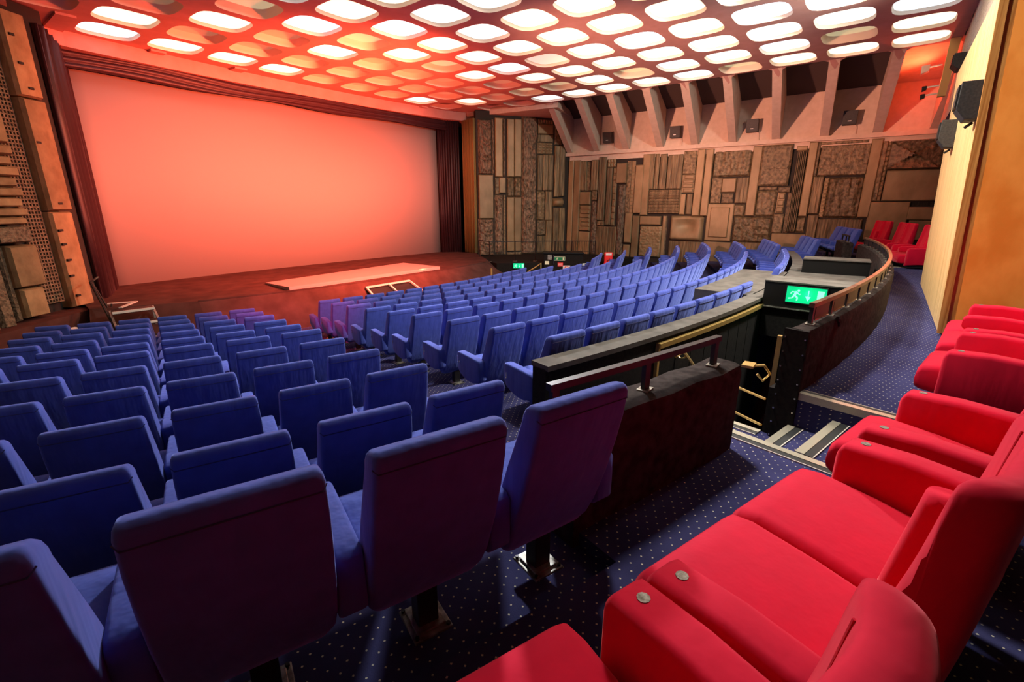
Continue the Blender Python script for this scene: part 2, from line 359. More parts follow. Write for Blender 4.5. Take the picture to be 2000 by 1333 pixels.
M['lit_olive'] = coffer_mat('coffer_light_dim', (0.62, 0.58, 0.34), 0.55)
M['lit_tan'] = coffer_mat('coffer_glow_faint', (0.55, 0.40, 0.24), 0.22)  # tan panels with a weak glow put into the material
M['lit_pink'] = coffer_mat('coffer_light_pink', (0.95, 0.68, 0.56), 0.8)
M['lit_none'] = mat('coffer_unlit', (0.22, 0.12, 0.09), 0.9)
def sq(h, n, k=32):
    out = []
    for i in range(k):
        a = 2*PI*(i + .5)/k; c, s_ = math.cos(a), math.sin(a)
        r = (abs(c)**n + abs(s_)**n)**(-1/n); out.append((h*r*c, h*r*s_))
    return out
cm = MB(); shells = []; K = 32
hole = sq(0.578, 3.6, K); shape_cache = {}
for i in range(-5, 6):
    for j in range(-12, 6):
        x0, y0 = CX + 0.01 + i*LX, 8.67 + j*LY
        y1 = y0 + LY/2
        if abs(i) == 5 and j == 5: continue
        outer = []
        for (hx, hy) in hole:
            t = min(LX/2/abs(hx), LY/2/abs(hy)); outer.append((x0 + hx*t, y0 + hy*t, H))
        inner = [(x0 + hx, y0 + hy, H) for hx, hy in hole]
        # add the four corners exactly by snapping the nearest ring points
        for sx in (-1, 1):
            for sy in (-1, 1):
                c = Vector((x0 + sx*LX/2, y0 + sy*LY/2, H)); b_ = min(range(K), key=lambda q: (Vector(outer[q]) - c).length); outer[b_] = tuple(c)
        cm.add(outer + inner, [(q, (q+1) % K, K + (q+1) % K, K + q) for q in range(K)])
        shells.append((i, j, x0, y0))
# rim down into the fascia, side strips
ys = 8.67 + 5.5*LY
xs = [CX - 7.84 + 15.68*k/44 for k in range(45)]
for xa, xb in zip(xs, xs[1:]):
    ba = ys if abs((xa + xb)/2 - CX) < 6.42 else ys - LY
    ya, yb = max(fascia_y(xa), ba), max(fascia_y(xb), ba)
    cm.add([(xa, ba, H), (xb, ba, H), (xb, yb, H), (xa, yb, H)], [(0, 1, 2, 3)])
ceil = struct(cm.build('ceiling', M['ceiling']))
md = ceil.modifiers.new('thick', 'SOLIDIFY'); md.thickness = 0.05; md.offset = 1
def shell_mesh(depth=0.18):
    b = MB(); prof = [(1.0, 0.0), (0.995, depth*.3), (0.985, depth*.65), (0.97 if depth < .1 else .94, depth)]
    rings = [[(hx*s_, hy*s_, H + dz) for hx, hy in hole] for s_, dz in prof]
    return b.loft(rings, cap=False)
def panel_mesh(depth=0.18):
    b = MB(); rings = [[(hx*s_, hy*s_, H + dz) for hx, hy in hole] for s_, dz in ((0.97 if depth < .1 else .94, depth), (0.75, depth + 0.07), (0.4, depth + 0.11), (0.05, depth + 0.12))]
    b.loft(rings, cap=False); b.f.append(tuple(range(3*K, 4*K))); b.fm.append(0); return b
proto_s, proto_p = {}, {}
for n_, (i, j, x0, y0) in enumerate(shells):
    d = DIM.get((i, j))
    key = {1: 'lit_olive', 2: 'lit_tan', 3: 'lit_pink', 4: 'lit_none', 5: 'lit_none'}.get(d)
    if key is None:
        if j < -6 or (j < -4 and i < 1): key = 'lit_none' if (i + j) % 3 else 'lit_tan'
        else: key = random.choice(['lit_warm', 'lit_white', 'lit_white', 'lit_cool', 'lit_warm'])
    dep = 0.075 if key in ('lit_warm', 'lit_white', 'lit_cool', 'lit_pink') else 0.18
    for cache, k_, fn, nm, mt in ((proto_s, dep, shell_mesh, 'coffer_rim', M['coffer']), (proto_p, key, panel_mesh, 'coffer_panel', M[key])):
        if k_ not in cache: o_ = cache[k_] = fn(dep).build(nm, mt, ceil, smooth=True)
        else: o_ = cache[k_].copy(); COL.objects.link(o_)
        o_.location = (x0, y0, 0)

# fascia above the screen and its soffit
fb = MB()
xs = [0.9] + xs + [19.05]
fr = [(x, fascia_y(min(max(x, 2.2), 17.75)) - (0.0)) for x in xs]
for (xa, ya), (xb, yb) in zip(fr, fr[1:]):
    fb.add([(xa, ya, 3.68), (xb, yb, 3.68), (xb, yb, H + .02), (xa, ya, H + .02), (xa, 17.6, 3.68), (xb, 17.6, 3.68)],
           [(0, 1, 2, 3), (4, 5, 1, 0)])
struct(fb.build('trim_1', M['ceiling']))
# ------------------------------------------------------------------ screen, drapes
sb = MB(); n = 24
sx0, sx1 = 3.36, 16.33
for k in range(n + 1):
    x = sx0 + (sx1 - sx0)*k/n; y = 17.40 - 0.25*((x - CX)/6.5)**2
    for z in (-2.25, 3.42): sb.v.append((x, y, z))
for k in range(n): sb.f.append((2*k, 2*k + 2, 2*k + 3, 2*k + 1)); sb.fm.append(0)
scr = tag(sb.build('cinema_screen', M['screen'], smooth=True), 'wide blank white cinema screen glowing red above the stage', 'screen')
md = scr.modifiers.new('thick', 'SOLIDIFY'); md.thickness = 0.03
def drape(name, x0, y0, x1, y1, z0, z1, m, folds, amp, thick=0.05, horiz=False):
    b = MB(); N = folds*6; L = math.hypot(x1 - x0, y1 - y0); d = Vector(((x1-x0)/L, (y1-y0)/L, 0)); nn = Vector((-d.y, d.x, 0))
    rows = [0, 0.33, 0.66, 1.0]
    for k in range(N + 1):
        t = k/N
        for r in rows:
            o = amp*math.sin(2*PI*folds*t + 0.9*math.sin(5*t) + r*0.5) + amp*0.4*math.sin(2*PI*folds*2.3*t + 1)
            p = Vector((x0, y0, 0)) + d*L*t + nn*o
            b.v.append((p.x, p.y, z0 + (z1 - z0)*r))
    m4 = len(rows)
    for k in range(N):
        for r in range(m4 - 1):
            b.f.append((m4*k + r, m4*k + m4 + r, m4*k + m4 + r + 1, m4*k + r + 1)); b.fm.append(0)
    o = b.build(name, m, smooth=True); md = o.modifiers.new('thick', 'SOLIDIFY'); md.thickness = 0.02; return o
tag(drape('stage_drape', 16.25, 17.0, 17.08, 16.45, -2.25, 3.7, M['dark_drape'], 9, 0.05), 'dark maroon curtain hanging at right edge of the cinema screen', 'curtain')
tag(drape('stage_drape', 3.55, 17.0, 2.85, 15.0, -2.25, 3.7, M['dark_drape'], 10, 0.07), 'dark maroon curtain hanging at left edge of the cinema screen', 'curtain')
tag(drape('gold_drape', 17.22, 16.2, 16.95, 15.27, -2.25, 3.68, M['gold_drape'], 9, 0.11), 'gold pleated curtain between dark curtain and carved corner panels', 'curtain')
# swagged valance: horizontal folds
vb = MB(); N = 60
for k in range(N + 1):
    t = k/N; x = 3.1 + (16.75 - 3.1)*t; yy = 17.05 - 0.25*((x - CX)/6.5)**2
    for r in range(13):
        q = r/12; zz = 3.74 - 0.46*q - 0.02*math.sin(6*PI*t + q*3)
        b_ = 0.035*math.sin(q*19 + 1.2*math.sin(4*PI*t)) - 0.03*q
        vb.v.append((x, yy + b_, zz))
for k in range(N):
    for r in range(12): vb.f.append((13*k + r, 13*k + r + 1, 13*k + 14 + r, 13*k + 13 + r)); vb.fm.append(0)
vo = vb.build('valance_drape', M['dark_drape'], smooth=True); md = vo.modifiers.new('thick', 'SOLIDIFY'); md.thickness = 0.02
tag(vo, 'dark maroon swagged valance running along the top of the screen', 'curtain')
# ------------------------------------------------------------------ stage
st_top = [(2.3, 13.75), (4.15, 12.8), (6.2, 12.38), (8.1, 12.15), (11.5, 12.2), (13.0, 12.4), (14.4, 12.55), (15.3, 13.3)]
st_bot = [(2.0, 12.9), (4.1, 12.1), (6.1, 11.65), (8.2, 11.35), (11.6, 11.3), (13.4, 11.4), (15.3, 11.5), (16.2, 12.6)]
b = MB(); n = len(st_top)
back = [(16.9, 15.3), (16.9, 18.3), (2.4, 18.3), (2.4, 15.0)]
tv = [(x, y, -2.25) for x, y in st_top + back]; b.add(tv, [tuple(range(len(tv)))])
b.add([(x, y, -2.25) for x, y in st_top] + [(x, y, BASE) for x, y in st_bot], [(k, k+1, n+k+1, n+k) for k in range(n-1)])
struct(b.build('stage_floor', M['stage_carpet']))
e = MB()
for (xa, ya), (xb, yb) in zip(st_top[1:6], st_top[2:7]):
    e.bar((xa, ya + .02, -2.24), (xb, yb + .02, -2.24), 0.07, 0.03)
struct(e.build('trim_2', M['stage_carpet']))
pr = MB(); pr.prism([(6.2, 12.42), (11.75, 12.42), (11.85, 14.55), (6.35, 14.1)], -2.245, [-2.14, -2.14, -2.17, -2.20])
plat = tag(pr.build('stage_ramp', M['board'], bevel=0.01), 'long low pale platform board lying on the red-lit stage', 'platform')

# ------------------------------------------------------------------ carved relief panels (along-wall start, end, bottom, top, kind, depth)
RWALL=[(12.42,12.7,-2.34,2.03,"smooth",0.12),(12.06,12.39,-2.32,2.02,"smooth",0.14),(11.75,12.11,0.64,1.97,"grain",0.1),(11.59,11.77,0.64,1.94,"rough",0.02),(11.15,11.51,0.63,2.0,"grain",0.12),(11.49,12.06,-0.02,0.58,"smooth",0.12),(11.18,11.46,0.18,0.61,"rough",0.06),(11.48,12.07,-1.25,-0.05,"rungs6",0.1),(11.48,12.06,-2.4,-1.29,"smooth",0.08),(11.12,11.45,-2.4,0.14,"bark",0.07),(10.74,11.11,-0.74,2.1,"grain",0.14),(10.74,11.1,-0.98,-0.77,"rough",0.1),(10.42,10.7,-0.94,1.63,"grain",0.1),(10.31,10.71,1.65,2.02,"grid3x2",0.09),(10.22,10.4,-0.97,1.62,"rungs9",0.09),(9.74,10.22,0.93,1.8,"smooth",0.16),(9.76,10.12,-2.38,0.87,"bark",0.1),(10.09,11.11,-2.42,-1.02,"grain",0.09),(9.55,9.75,-0.4,1.87,"rough",0.03),(9.37,9.54,-0.39,1.86,"rungs14",0.05),(8.93,9.32,-0.39,1.68,"smooth",0.16),(8.66,9.01,-0.47,2.11,"smooth",0.13),(9.34,9.68,-1.72,-0.39,"smooth",0.15),(9.39,9.7,-2.48,-1.82,"smooth",0.1),(9.0,9.32,-2.54,-0.5,"smooth",0.11),(8.02,8.97,-0.88,-0.51,"smooth",0.12),(7.94,8.95,-2.32,-0.94,"bumpy",0.13),(7.78,7.93,-2.28,-0.49,"smooth",0.09),(7.74,7.81,-2.28,-0.49,"bark",0.05),(7.25,8.66,-0.38,0.61,"slath",0.13),(8.5,8.71,0.64,2.11,"grain",0.1),(8.29,8.49,0.64,2.1,"grain",0.08),(7.96,8.25,0.63,2.08,"grain",0.12),(7.29,7.92,0.64,2.03,"grain",0.11),(6.75,7.27,1.23,2.14,"rough",0.09),(6.75,7.27,0.47,1.21,"rungs4",0.08),(7.04,7.26,-0.42,0.43,"smooth",0.08),(6.76,7.0,-0.41,0.43,"grain",0.08),(6.41,6.72,-0.47,2.18,"smooth",0.13),(6.08,6.38,-0.47,2.17,"smooth",0.14),(4.65,6.06,1.07,2.08,"carved",0.15),(5.64,6.04,0.05,1.04,"rough",0.07),(5.11,5.64,0.47,1.02,"smooth",0.12),(5.16,5.59,0.05,0.43,"rough",0.07),(4.64,5.09,0.05,1.03,"grain",0.1),(4.3,4.64,-0.44,2.16,"smooth",0.13),(5.07,6.1,-1.48,0.03,"frame",0.14),(4.68,5.08,-0.47,-0.01,"pit",0.08),(3.63,5.03,-1.49,-0.48,"carved2",0.13),(6.2,7.58,-1.51,-0.48,"dome",0.14),(6.18,7.58,-2.54,-1.56,"grain",0.06),(5.03,6.11,-2.49,-1.53,"smooth",0.05),(3.66,4.99,-2.4,-1.5,"grain",0.06),(3.28,4.31,0.69,2.17,"face",0.17),(3.63,4.26,0.55,0.66,"rough",0.04),(3.6,4.3,-0.46,0.53,"carved",0.11),(3.17,3.58,0.44,0.65,"rough",0.1),(3.31,3.57,-0.32,0.43,"rungs3",0.08),(3.05,3.22,-1.07,0.42,"rough",0.05),(3.25,3.6,-1.08,-0.36,"rough",0.09),(2.8,3.12,-1.03,1.91,"slatv",0.16),(2.82,3.17,1.92,2.08,"smooth",0.08),(2.49,2.77,-0.44,2.19,"smooth",0.15),(2.5,2.79,-1.05,-0.48,"carved",0.1),(2.39,3.58,-1.99,-1.1,"smooth",0.08),(2.41,2.55,1.01,2.19,"rough",0.08),(0.91,2.38,1.01,2.03,"rough",0.14),(1.01,2.42,2.07,2.17,"rough",0.08),(2.14,2.47,-0.34,0.99,"grain",0.12),(2.1,2.44,-1.25,-0.38,"grain",0.12),(1.97,2.11,-0.47,0.93,"rungs10",0.09),(0.9,1.97,-0.48,0.94,"carved",0.14),(0.6,0.93,-0.45,2.17,"smooth",0.13),(0.45,0.6,0.11,2.08,"rough",0.1),(0.36,0.46,0.11,2.08,"rungs12",0.08),(-1.13,0.41,1.12,2.08,"pyramid",0.2),(-1.17,0.33,0.12,1.12,"smooth",0.12),(-0.49,0.63,-1.23,0.08,"smooth",0.1),(-1.1,-0.42,-0.06,0.09,"bark",0.1),(-1.27,-0.47,-0.51,-0.09,"smooth",0.11),(-1.37,-0.57,-1.19,-0.53,"smooth",0.1),(0.75,2.09,-1.34,-0.52,"grain",0.1)]
RSPLAY=[(3.94,4.57,1.33,3.63,"wavy",0.13),(3.81,3.92,1.34,3.66,"bark",0.06),(3.9,4.6,-0.64,1.3,"smooth",0.15),(3.89,4.63,-2.35,-0.66,"wavy",0.13),(3.43,3.78,1.23,3.73,"smooth",0.12),(3.27,3.4,1.24,3.75,"bark",0.06),(3.59,3.78,0.45,1.2,"rough",0.06),(3.29,3.6,0.51,1.2,"smooth",0.13),(3.4,3.81,-2.33,0.42,"bark",0.12),(3.28,3.37,-2.34,0.42,"rungs20",0.05),(2.87,3.2,1.24,3.72,"smooth",0.12),(2.51,2.85,1.25,3.73,"smooth",0.12),(2.86,3.21,0.34,1.22,"carved",0.12),(2.51,2.85,0.34,1.23,"carved",0.14),(2.87,3.22,-2.19,0.32,"smooth",0.12),(2.5,2.86,-2.2,0.32,"smooth",0.12),(2.47,3.2,-2.49,-2.25,"rough",0.05),(1.72,2.49,-2.39,3.87,"bark",0.16),(0.91,1.68,3.58,3.78,"rungsv6",0.07),(0.91,1.69,3.16,3.57,"smooth",0.1),(0.91,1.69,2.81,3.13,"grain",0.08),(0.92,1.69,2.29,2.78,"grid4x4",0.1),(1.42,1.68,0.64,2.25,"grain",0.1),(1.14,1.41,0.65,2.26,"grain",0.11),(0.88,1.12,0.65,2.27,"grain",0.09),(1.26,1.67,-0.75,0.6,"carved",0.09),(0.89,1.25,-0.75,0.6,"grain",0.1),(1.22,1.66,-1.45,-0.76,"rough",0.08),(0.88,1.2,-2.32,-0.76,"grain",0.1),(1.2,1.65,-2.31,-1.49,"grain",0.08),(0.48,0.83,2.72,3.82,"rough",0.08),(0.57,0.82,0.35,2.67,"grain",0.13),(0.27,0.56,0.38,2.68,"grain",0.13),(0.28,0.87,-0.11,0.29,"knob",0.2),(0.52,0.83,-2.3,-0.16,"grain",0.11),(0.2,0.51,-2.31,-0.16,"grain",0.11)]
LSPLAY=[(2.71,2.99,1.16,1.81,"csmooth",0.42),(2.57,3.07,0.95,1.14,"csmooth",0.343),(2.47,2.96,0.75,0.92,"csmooth",0.39),(2.43,3.05,0.54,0.73,"csmooth",0.382),(2.34,2.92,0.34,0.52,"csmooth",0.423),(2.3,3.0,0.15,0.32,"csmooth",0.412),(2.21,2.89,-0.05,0.13,"csmooth",0.456),(2.17,2.96,-0.23,-0.07,"csmooth",0.439),(2.09,2.86,-0.39,-0.25,"csmooth",0.483),(2.29,2.93,-0.75,-0.42,"crough",0.42),(2.46,3.01,-1.65,-0.81,"csmooth",0.36),(2.38,2.49,-2.34,-0.81,"crough",0.2),(2.51,2.95,-2.29,-1.69,"csmooth",0.33),(2.04,2.28,-2.4,-0.74,"crough",0.3),(1.81,1.98,-2.54,-0.72,"crough",0.3),(3.08,3.47,-2.1,3.8,"perf",0.12),(3.50,3.98,2.13,3.70,"csmooth",0.34),(3.50,3.98,-0.13,2.1,"csmooth",0.36),(3.50,3.98,-2.27,-0.16,"csmooth",0.32)]
def relief_piece(ty, L, Hh, dp):
    """panel in local frame: x along wall 0..L, y out of the wall, z 0..Hh; list of (MB, material, smooth)"""
    b = MB(); c = min(0.03, L*.2, Hh*.2)
    def slab(x0, x1, z0, z1, d, cc=None):
        cc = c if cc is None else cc
        cc = min(cc, (x1-x0)*.3, (z1-z0)*.3)
        b.hexa([(x0, 0, z0), (x1, 0, z0), (x1, 0, z1), (x0, 0, z1), (x0 + 0, d*.75, z0), (x1, d*.75, z0), (x1, d*.75, z1), (x0, d*.75, z1)])
        b.hexa([(x0, d*.75, z0), (x1, d*.75, z0), (x1, d*.75, z1), (x0, d*.75, z1), (x0 + cc, d, z0 + cc), (x1 - cc, d, z0 + cc), (x1 - cc, d, z1 - cc), (x0 + cc, d, z1 - cc)])
    def height(fn, nx, nz):
        for i in range(nx + 1):
            for k in range(nz + 1):
                u, v = i/nx, k/nz; edge = (i in (0, nx)) or (k in (0, nz))
                b.v.append((u*L, 0.0 if edge else fn(u, v), v*Hh))
        for i in range(nx):
            for k in range(nz):
                a = i*(nz+1) + k; b.f.append((a, a + nz + 1, a + nz + 2, a + 1)); b.fm.append(0)
    rnd = random.Random(int(L*1000) + int(Hh*977))
    if ty.startswith('rungsv'):
        n = int(ty[6:]); slab(0, L, 0, Hh, dp*.4)
        for i in range(n): slab(L*(i+.12)/n, L*(i+.88)/n, Hh*.08, Hh*.92, dp)
        return b, 'relief_rough', False
    if ty.startswith('rungs'):
        n = int(ty[5:]); slab(0, L, 0, Hh, dp*.4)
        for i in range(n): slab(L*.06, L*(.94 - .2*rnd.random()*(n < 8)), Hh*(i+.1)/n, Hh*(i+.9)/n, dp*(.8 + .4*rnd.random()))
        return b, 'relief_smooth', False
    if ty.startswith('grid'):
        nx, nz = map(int, ty[4:].split('x')); slab(0, L, 0, Hh, dp*.4)
        for i in range(nx):
            for k in range(nz): slab(L*(i+.1)/nx, L*(i+.9)/nx, Hh*(k+.1)/nz, Hh*(k+.9)/nz, dp)
        return b, 'relief_smooth', False
    if ty in ('slath', 'slatv'):
        n = 16 if ty == 'slath' else 6; slab(0, L, 0, Hh, dp*.6)
        for i in range(n):
            q0, q1 = (i+.1)/n, (i+.9)/n
            (slab(L*.02, L*.98, Hh*q0, Hh*q1, dp*(.85 + .25*rnd.random()), .01) if ty == 'slath' else slab(L*q0, L*q1, Hh*.01, Hh*.99, dp*(.8 + .4*rnd.random()), .01))
        return b, 'relief_grain', False
    if ty == 'wavy':
        height(lambda u, v: dp*(.75 + .5*abs(math.sin(v*Hh*9.5 + 2.2*math.sin(u*4) + .8*math.sin(v*21)))*(1 if u < .8 else .5)), 10, int(Hh*26)); return b, 'relief_bark', False
    if ty == 'dome':
        def fn(u, v):
            r = math.hypot((u-.5)*2, (v-.62)*2); return dp + .09 - .20*math.exp(-(r*1.9)**2)
        height(fn, 18, 14); return b, 'relief_smooth', True
    if ty == 'pit':
        height(lambda u, v: dp - .07*math.exp(-((u-.5)**2 + (v-.5)**2)*30), 10, 10); return b, 'relief_rough', True
    if ty == 'pyramid':
        def fn(u, v):
            x, z = (u-.52)*2, (v-.5)*2; a = abs(x) - abs(z)
            base = .04 + .26*max(abs(x), abs(z)) if a < 0 else .30 - .22*abs(x)
            return dp*.4 + base*.8
        height(fn, 26, 18); return b, 'relief_rough', False
    if ty == 'bumpy':
        height(lambda u, v: dp*(.8 + .55*mnoise.noise(Vector((u*22, v*26, 3)))), 26, 34); return b, 'relief_smooth', True
    if ty == 'bark':
        height(lambda u, v: dp*(.8 + .5*mnoise.noise(Vector((u*L*9, v*Hh*5, 1))) + .25*math.sin(u*PI)), max(3, int(L*12)), int(Hh*9)); return b, 'relief_bark', False
    if ty == 'frame':
        slab(0, L, 0, Hh, dp*.55); slab(L*.14, L*.86, Hh*.1, Hh*.9, dp); return b, 'relief_smooth', False
    if ty == 'face':
        slab(0, L, 0, Hh, dp, .07); slab(L*.1, L*.45, Hh*.42, Hh*.455, dp*1.3, .005); slab(L*.52, L*.85, Hh*.42, Hh*.455, dp*1.3, .005); return b, 'relief_rough', False
    if ty == 'knob':
        height(lambda u, v: dp*.4 + dp*1.1*max(0, 1 - ((u-.5)/.5)**2 - ((v-.5)/.5)**2)**.5, 12, 10); return b, 'relief_smooth', True
    if ty in ('carved', 'carved2'):
        def fn(u, v):
            q = mnoise.noise(Vector((u*L*6, v*Hh*(1.2 if ty == 'carved' else 7), 7))) ; q = (math.floor(q*5)/5)
            return dp*(.85 + .5*q)
        height(fn, max(8, int(L*16)), max(6, int(Hh*14))); return b, 'relief_rough', False
    if ty == 'perf': return None
    slab(0, L, 0, Hh, dp)
    return b, {'smooth': 'relief_smooth', 'grain': 'relief_grain', 'rough': 'relief_rough', 'csmooth': 'concrete', 'crough': 'concrete_rough'}[ty], False
def place_reliefs(items, wall, origin, dvec, flip=False):
    o = Vector((origin[0], origin[1], 0)); d = Vector((dvec[0], dvec[1], 0)).normalized()
    nrm = Vector((-d.y, d.x, 0)); nrm = nrm if nrm.dot(Vector((CX, 5, 0)) - o) > 0 else -nrm
    for (t0, t1, z0, z1, ty, dp) in items:
        L, Hh = t1 - t0, z1 - z0
        base = o + d*t0
        R = Matrix(((d.x, nrm.x, 0, base.x), (d.y, nrm.y, 0, base.y), (0, 0, 1, z0), (0, 0, 0, 1)))
        if ty == 'perf':
            b = MB(); nx, nz = 6, int(Hh/0.078)
            for k in range(nz + 1): b.box(0, L, 0.06, dp, Hh*k/nz - .014, Hh*k/nz + .014)
            for i in range(nx + 1): b.box(L*i/nx - .014, L*i/nx + .014, 0.055, dp - .004, 0, Hh)
            ob = b.build('perforated_panel', M['concrete_rough'], wall, xf=R); ob.data.transform(Matrix.Translation((0, 0, 0)))
            continue
        b, mn, sm = relief_piece(ty, L, Hh, dp)
        b.build('relief_panel', M[mn], wall, smooth=sm, xf=R)
place_reliefs(RWALL, wr, (WX(0), 0), (-0.06, 1))
place_reliefs(RSPLAY, wsr, RW0, (RS0[0]-RW0[0], RS0[1]-RW0[1]))
nw_ = None
place_reliefs(LSPLAY, wsl, mir(RW0), (mir(RS0)[0]-mir(RW0)[0], RS0[1]-RW0[1]))
# dark blocks painting the shade of small holes in the big left column and a switch plate on the fascia
lo_ = mir(RW0); ld_ = Vector((mir(RS0)[0]-lo_[0], RS0[1]-lo_[1], 0)).normalized(); ln_ = Vector((ld_.y, -ld_.x, 0))
for t_, z_ in ((3.62, 3.25), (3.66, 2.75), (3.74, 2.3), (3.6, 1.25), (3.72, 0.02), (3.58, -.55), (3.58, -.85), (3.6, -1.2), (3.57, -1.55), (3.6, -2.0)):
    c_ = Vector((lo_[0], lo_[1], 0)) + ld_*t_ + ln_*.352; b = MB(); b.box(-.045, .045, -.02, .02, -.022, .022)
    b.build('hole_shade', M['relief_back'], wsl, xf=Matrix.Translation((c_.x, c_.y, z_)) @ Matrix.Rotation(math.atan2(ld_.y, ld_.x), 4, 'Z'))
# dark plinth bands under the relief, ledge on the left
def along(o, d, nrm, t0, t1, n0, n1):
    q = lambda t, n_: (o[0] + d[0]*t + nrm[0]*n_, o[1] + d[1]*t + nrm[1]*n_)
    return [q(t0, n0), q(t1, n0), q(t1, n1), q(t0, n1)]
lo = mir(RW0); ld = Vector((mir(RS0)[0]-lo[0], RS0[1]-lo[1])).normalized(); ln = Vector((ld.y, -ld.x))
b = MB(); b.prism(along(lo, ld, ln, -1.0, 4.9, 0.0, 0.62), -3.4, [-2.52, -2.26, -2.26, -2.52]); struct(b.build('baseboard_left', M['brown_carpet']))
b = MB(); b.prism(along(lo, ld, ln, -1.0, 3.6, 0.62, 2.5), -3.4, [-2.80, -2.60, -3.05, -3.10]); struct(b.build('side_ramp', M['brown_carpet']))

# ------------------------------------------------------------------ slanted niches under the right edge of the ceiling (and their mirror image on the left)
FY = [12.64, 11.23, 9.81, 8.30, 6.86, 5.42, 3.90, 2.36, 0.82, -0.68]      # fins along the wall
def niche_side(sgn, prefix):
    X = (lambda x: x) if sgn > 0 else (lambda x: 2*CX - x)
    root = None
    b = MB(); x0 = 17.82; 
    # beam along the bottom
    q = [(WX(12.9) - .02, 12.9), (WX(-1.1) - .02, -1.1), (WX(-1.1) - .22, -1.1), (WX(12.9) - .22, 12.9)]
    b.prism([(X(x), y) for x, y in q], 2.21, 2.36)
    root = struct(b.build(prefix + '_beam', M['plaster']))
    b = MB(); q = [(WX(12.65) - .01, 12.65), (WX(-1.1) - .01, -1.1), (WX(-1.1) - .06, -1.1), (WX(12.65) - .06, 12.65)]; b.prism([(X(x), y) for x, y in q], 1.98, 2.21); b.build('cream_strip', M['plaster'], root)
    for y in FY:
        yt = 0.965*y - 0.25; x1 = WX(y) - 0.10; hw = 0.14; p = MB()
        prof = [(x0, H + .02), (x1, 2.34), (x1 + .12, 2.34), (x1 + .12, 3.9), (x0 + .1, 4.75), (x0, 4.75)]
        vs = []
        for sd in (-1, 1):
            for (x, z) in prof:
                t = (x - x0)/(x1 - x0); yy = yt + (y - yt)*t
                vs.append((X(x), yy + sd*hw, z))
        n = len(prof)
        p.add(vs, [tuple(range(n-1, -1, -1)), tuple(range(n, 2*n))] + [(i, (i+1) % n, n + (i+1) % n, n + i) for i in range(n)])
        p.build('niche_fin', M['plaster'], root)
    for ya, yb in zip(FY, FY[1:]):
        yta, ytb = 0.965*ya - .25, 0.965*yb - .25
        p = MB(); p.mi = 0
        xa, xb = WX(ya) + .0, WX(yb) + .0; xm = xb - .12; yta0, ytb0 = yta, ytb
        p.add([(X(xa), ya, 2.34), (X(xb), yb, 2.34), (X(xb), yb, 2.5), (X(xa), ya, 2.5)], [(0, 1, 2, 3)])
        p.add([(X(xa), ya, 2.5), (X(xb), yb, 2.5), (X(xm), yb, 3.85), (X(xm), ya, 3.85)], [(0, 1, 2, 3)])
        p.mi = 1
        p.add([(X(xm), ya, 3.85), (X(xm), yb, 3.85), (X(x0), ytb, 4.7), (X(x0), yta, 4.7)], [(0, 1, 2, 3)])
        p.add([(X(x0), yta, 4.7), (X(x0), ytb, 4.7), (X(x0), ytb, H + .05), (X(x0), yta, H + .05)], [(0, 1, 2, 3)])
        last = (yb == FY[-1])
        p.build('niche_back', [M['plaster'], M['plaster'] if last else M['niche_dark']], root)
        # arched head of the opening at the ceiling edge
        p = MB(); n = 10; top = []; 
        for i in range(n + 1):
            y = yta + (ytb - yta)*i/n; u = abs(2*i/n - 1)
            top.append((y, 0.02 + 0.20*max(0, (u - .62)/.38)**2))
        vs = [(X(x0 - .04), y, H + .04) for y, _ in top] + [(X(x0 + 1.75*h/1.0), y, H + .04 - h*1.0) for y, h in top]
        p.add(vs, [(i, i+1, n+2+i, n+1+i) for i in range(n)])
        p.build('niche_arch', M['ceiling'], root)
    return root
nr = niche_side(1, 'right_niche'); nl = niche_side(-1, 'left_niche')
b = MB(); b.prism([(17.5, 15.0), (18.0, 11.6), (20.95, 12.55), (20.95, 13.0), (17.2, 16.8)], 3.86, 4.1); struct(b.build('trim_3', M['plaster']))
b = MB(); b.prism([(2*CX - x, y) for x, y in [(17.5, 15.0), (18.0, 11.6), (20.95, 12.55), (20.95, 13.0), (17.2, 16.8)]][::-1], 3.86, 4.1); struct(b.build('trim_4', M['plaster']))
# niche loudspeakers
def niche_speaker(y, label):
    b = MB(); o = empty('wall_speaker', (WX(y) - 0.34, y, 2.66), math.atan2(-0.06, 1)*-1)
    W = .21
    b.hexa([(-.02, -W, 0), (.26, -W, 0), (.26, W, 0), (-.02, W, 0), (-.12, -W, .44), (.1, -W, .44), (.1, W, .44), (-.12, W, .44)])
    b.build('cabinet', M['speaker'], o, bevel=.012)
    t = MB(); t.box(-.055, -.03, -.05, .05, .10, .125); t.build('badge', M['paper'], o)
    
    for yy in (-.15, .15): br = MB(); br.bar((.1, yy, .4), (.38, yy, .52), .03, .03); br.build('bracket', M['black_metal'], o)
    cb = MB(); cb.tube([(.24, -W+.02, .05), (.26, -W-.02, -.1), (.27, -W-.02, -.3)], .012, 5); cb.build('cable', M['plaster'], o)
    tag(o, label, 'speaker', 'niche loudspeakers')
for y, l in ((10.62, 'small black loudspeaker in the niche nearest the screen'), (7.62, 'small black loudspeaker second from the screen in the wall niches'), (4.72, 'small black loudspeaker third from the screen in the wall niches'), (1.66, 'small black loudspeaker in the niche nearest the timber wall')):
    niche_speaker(y, l)
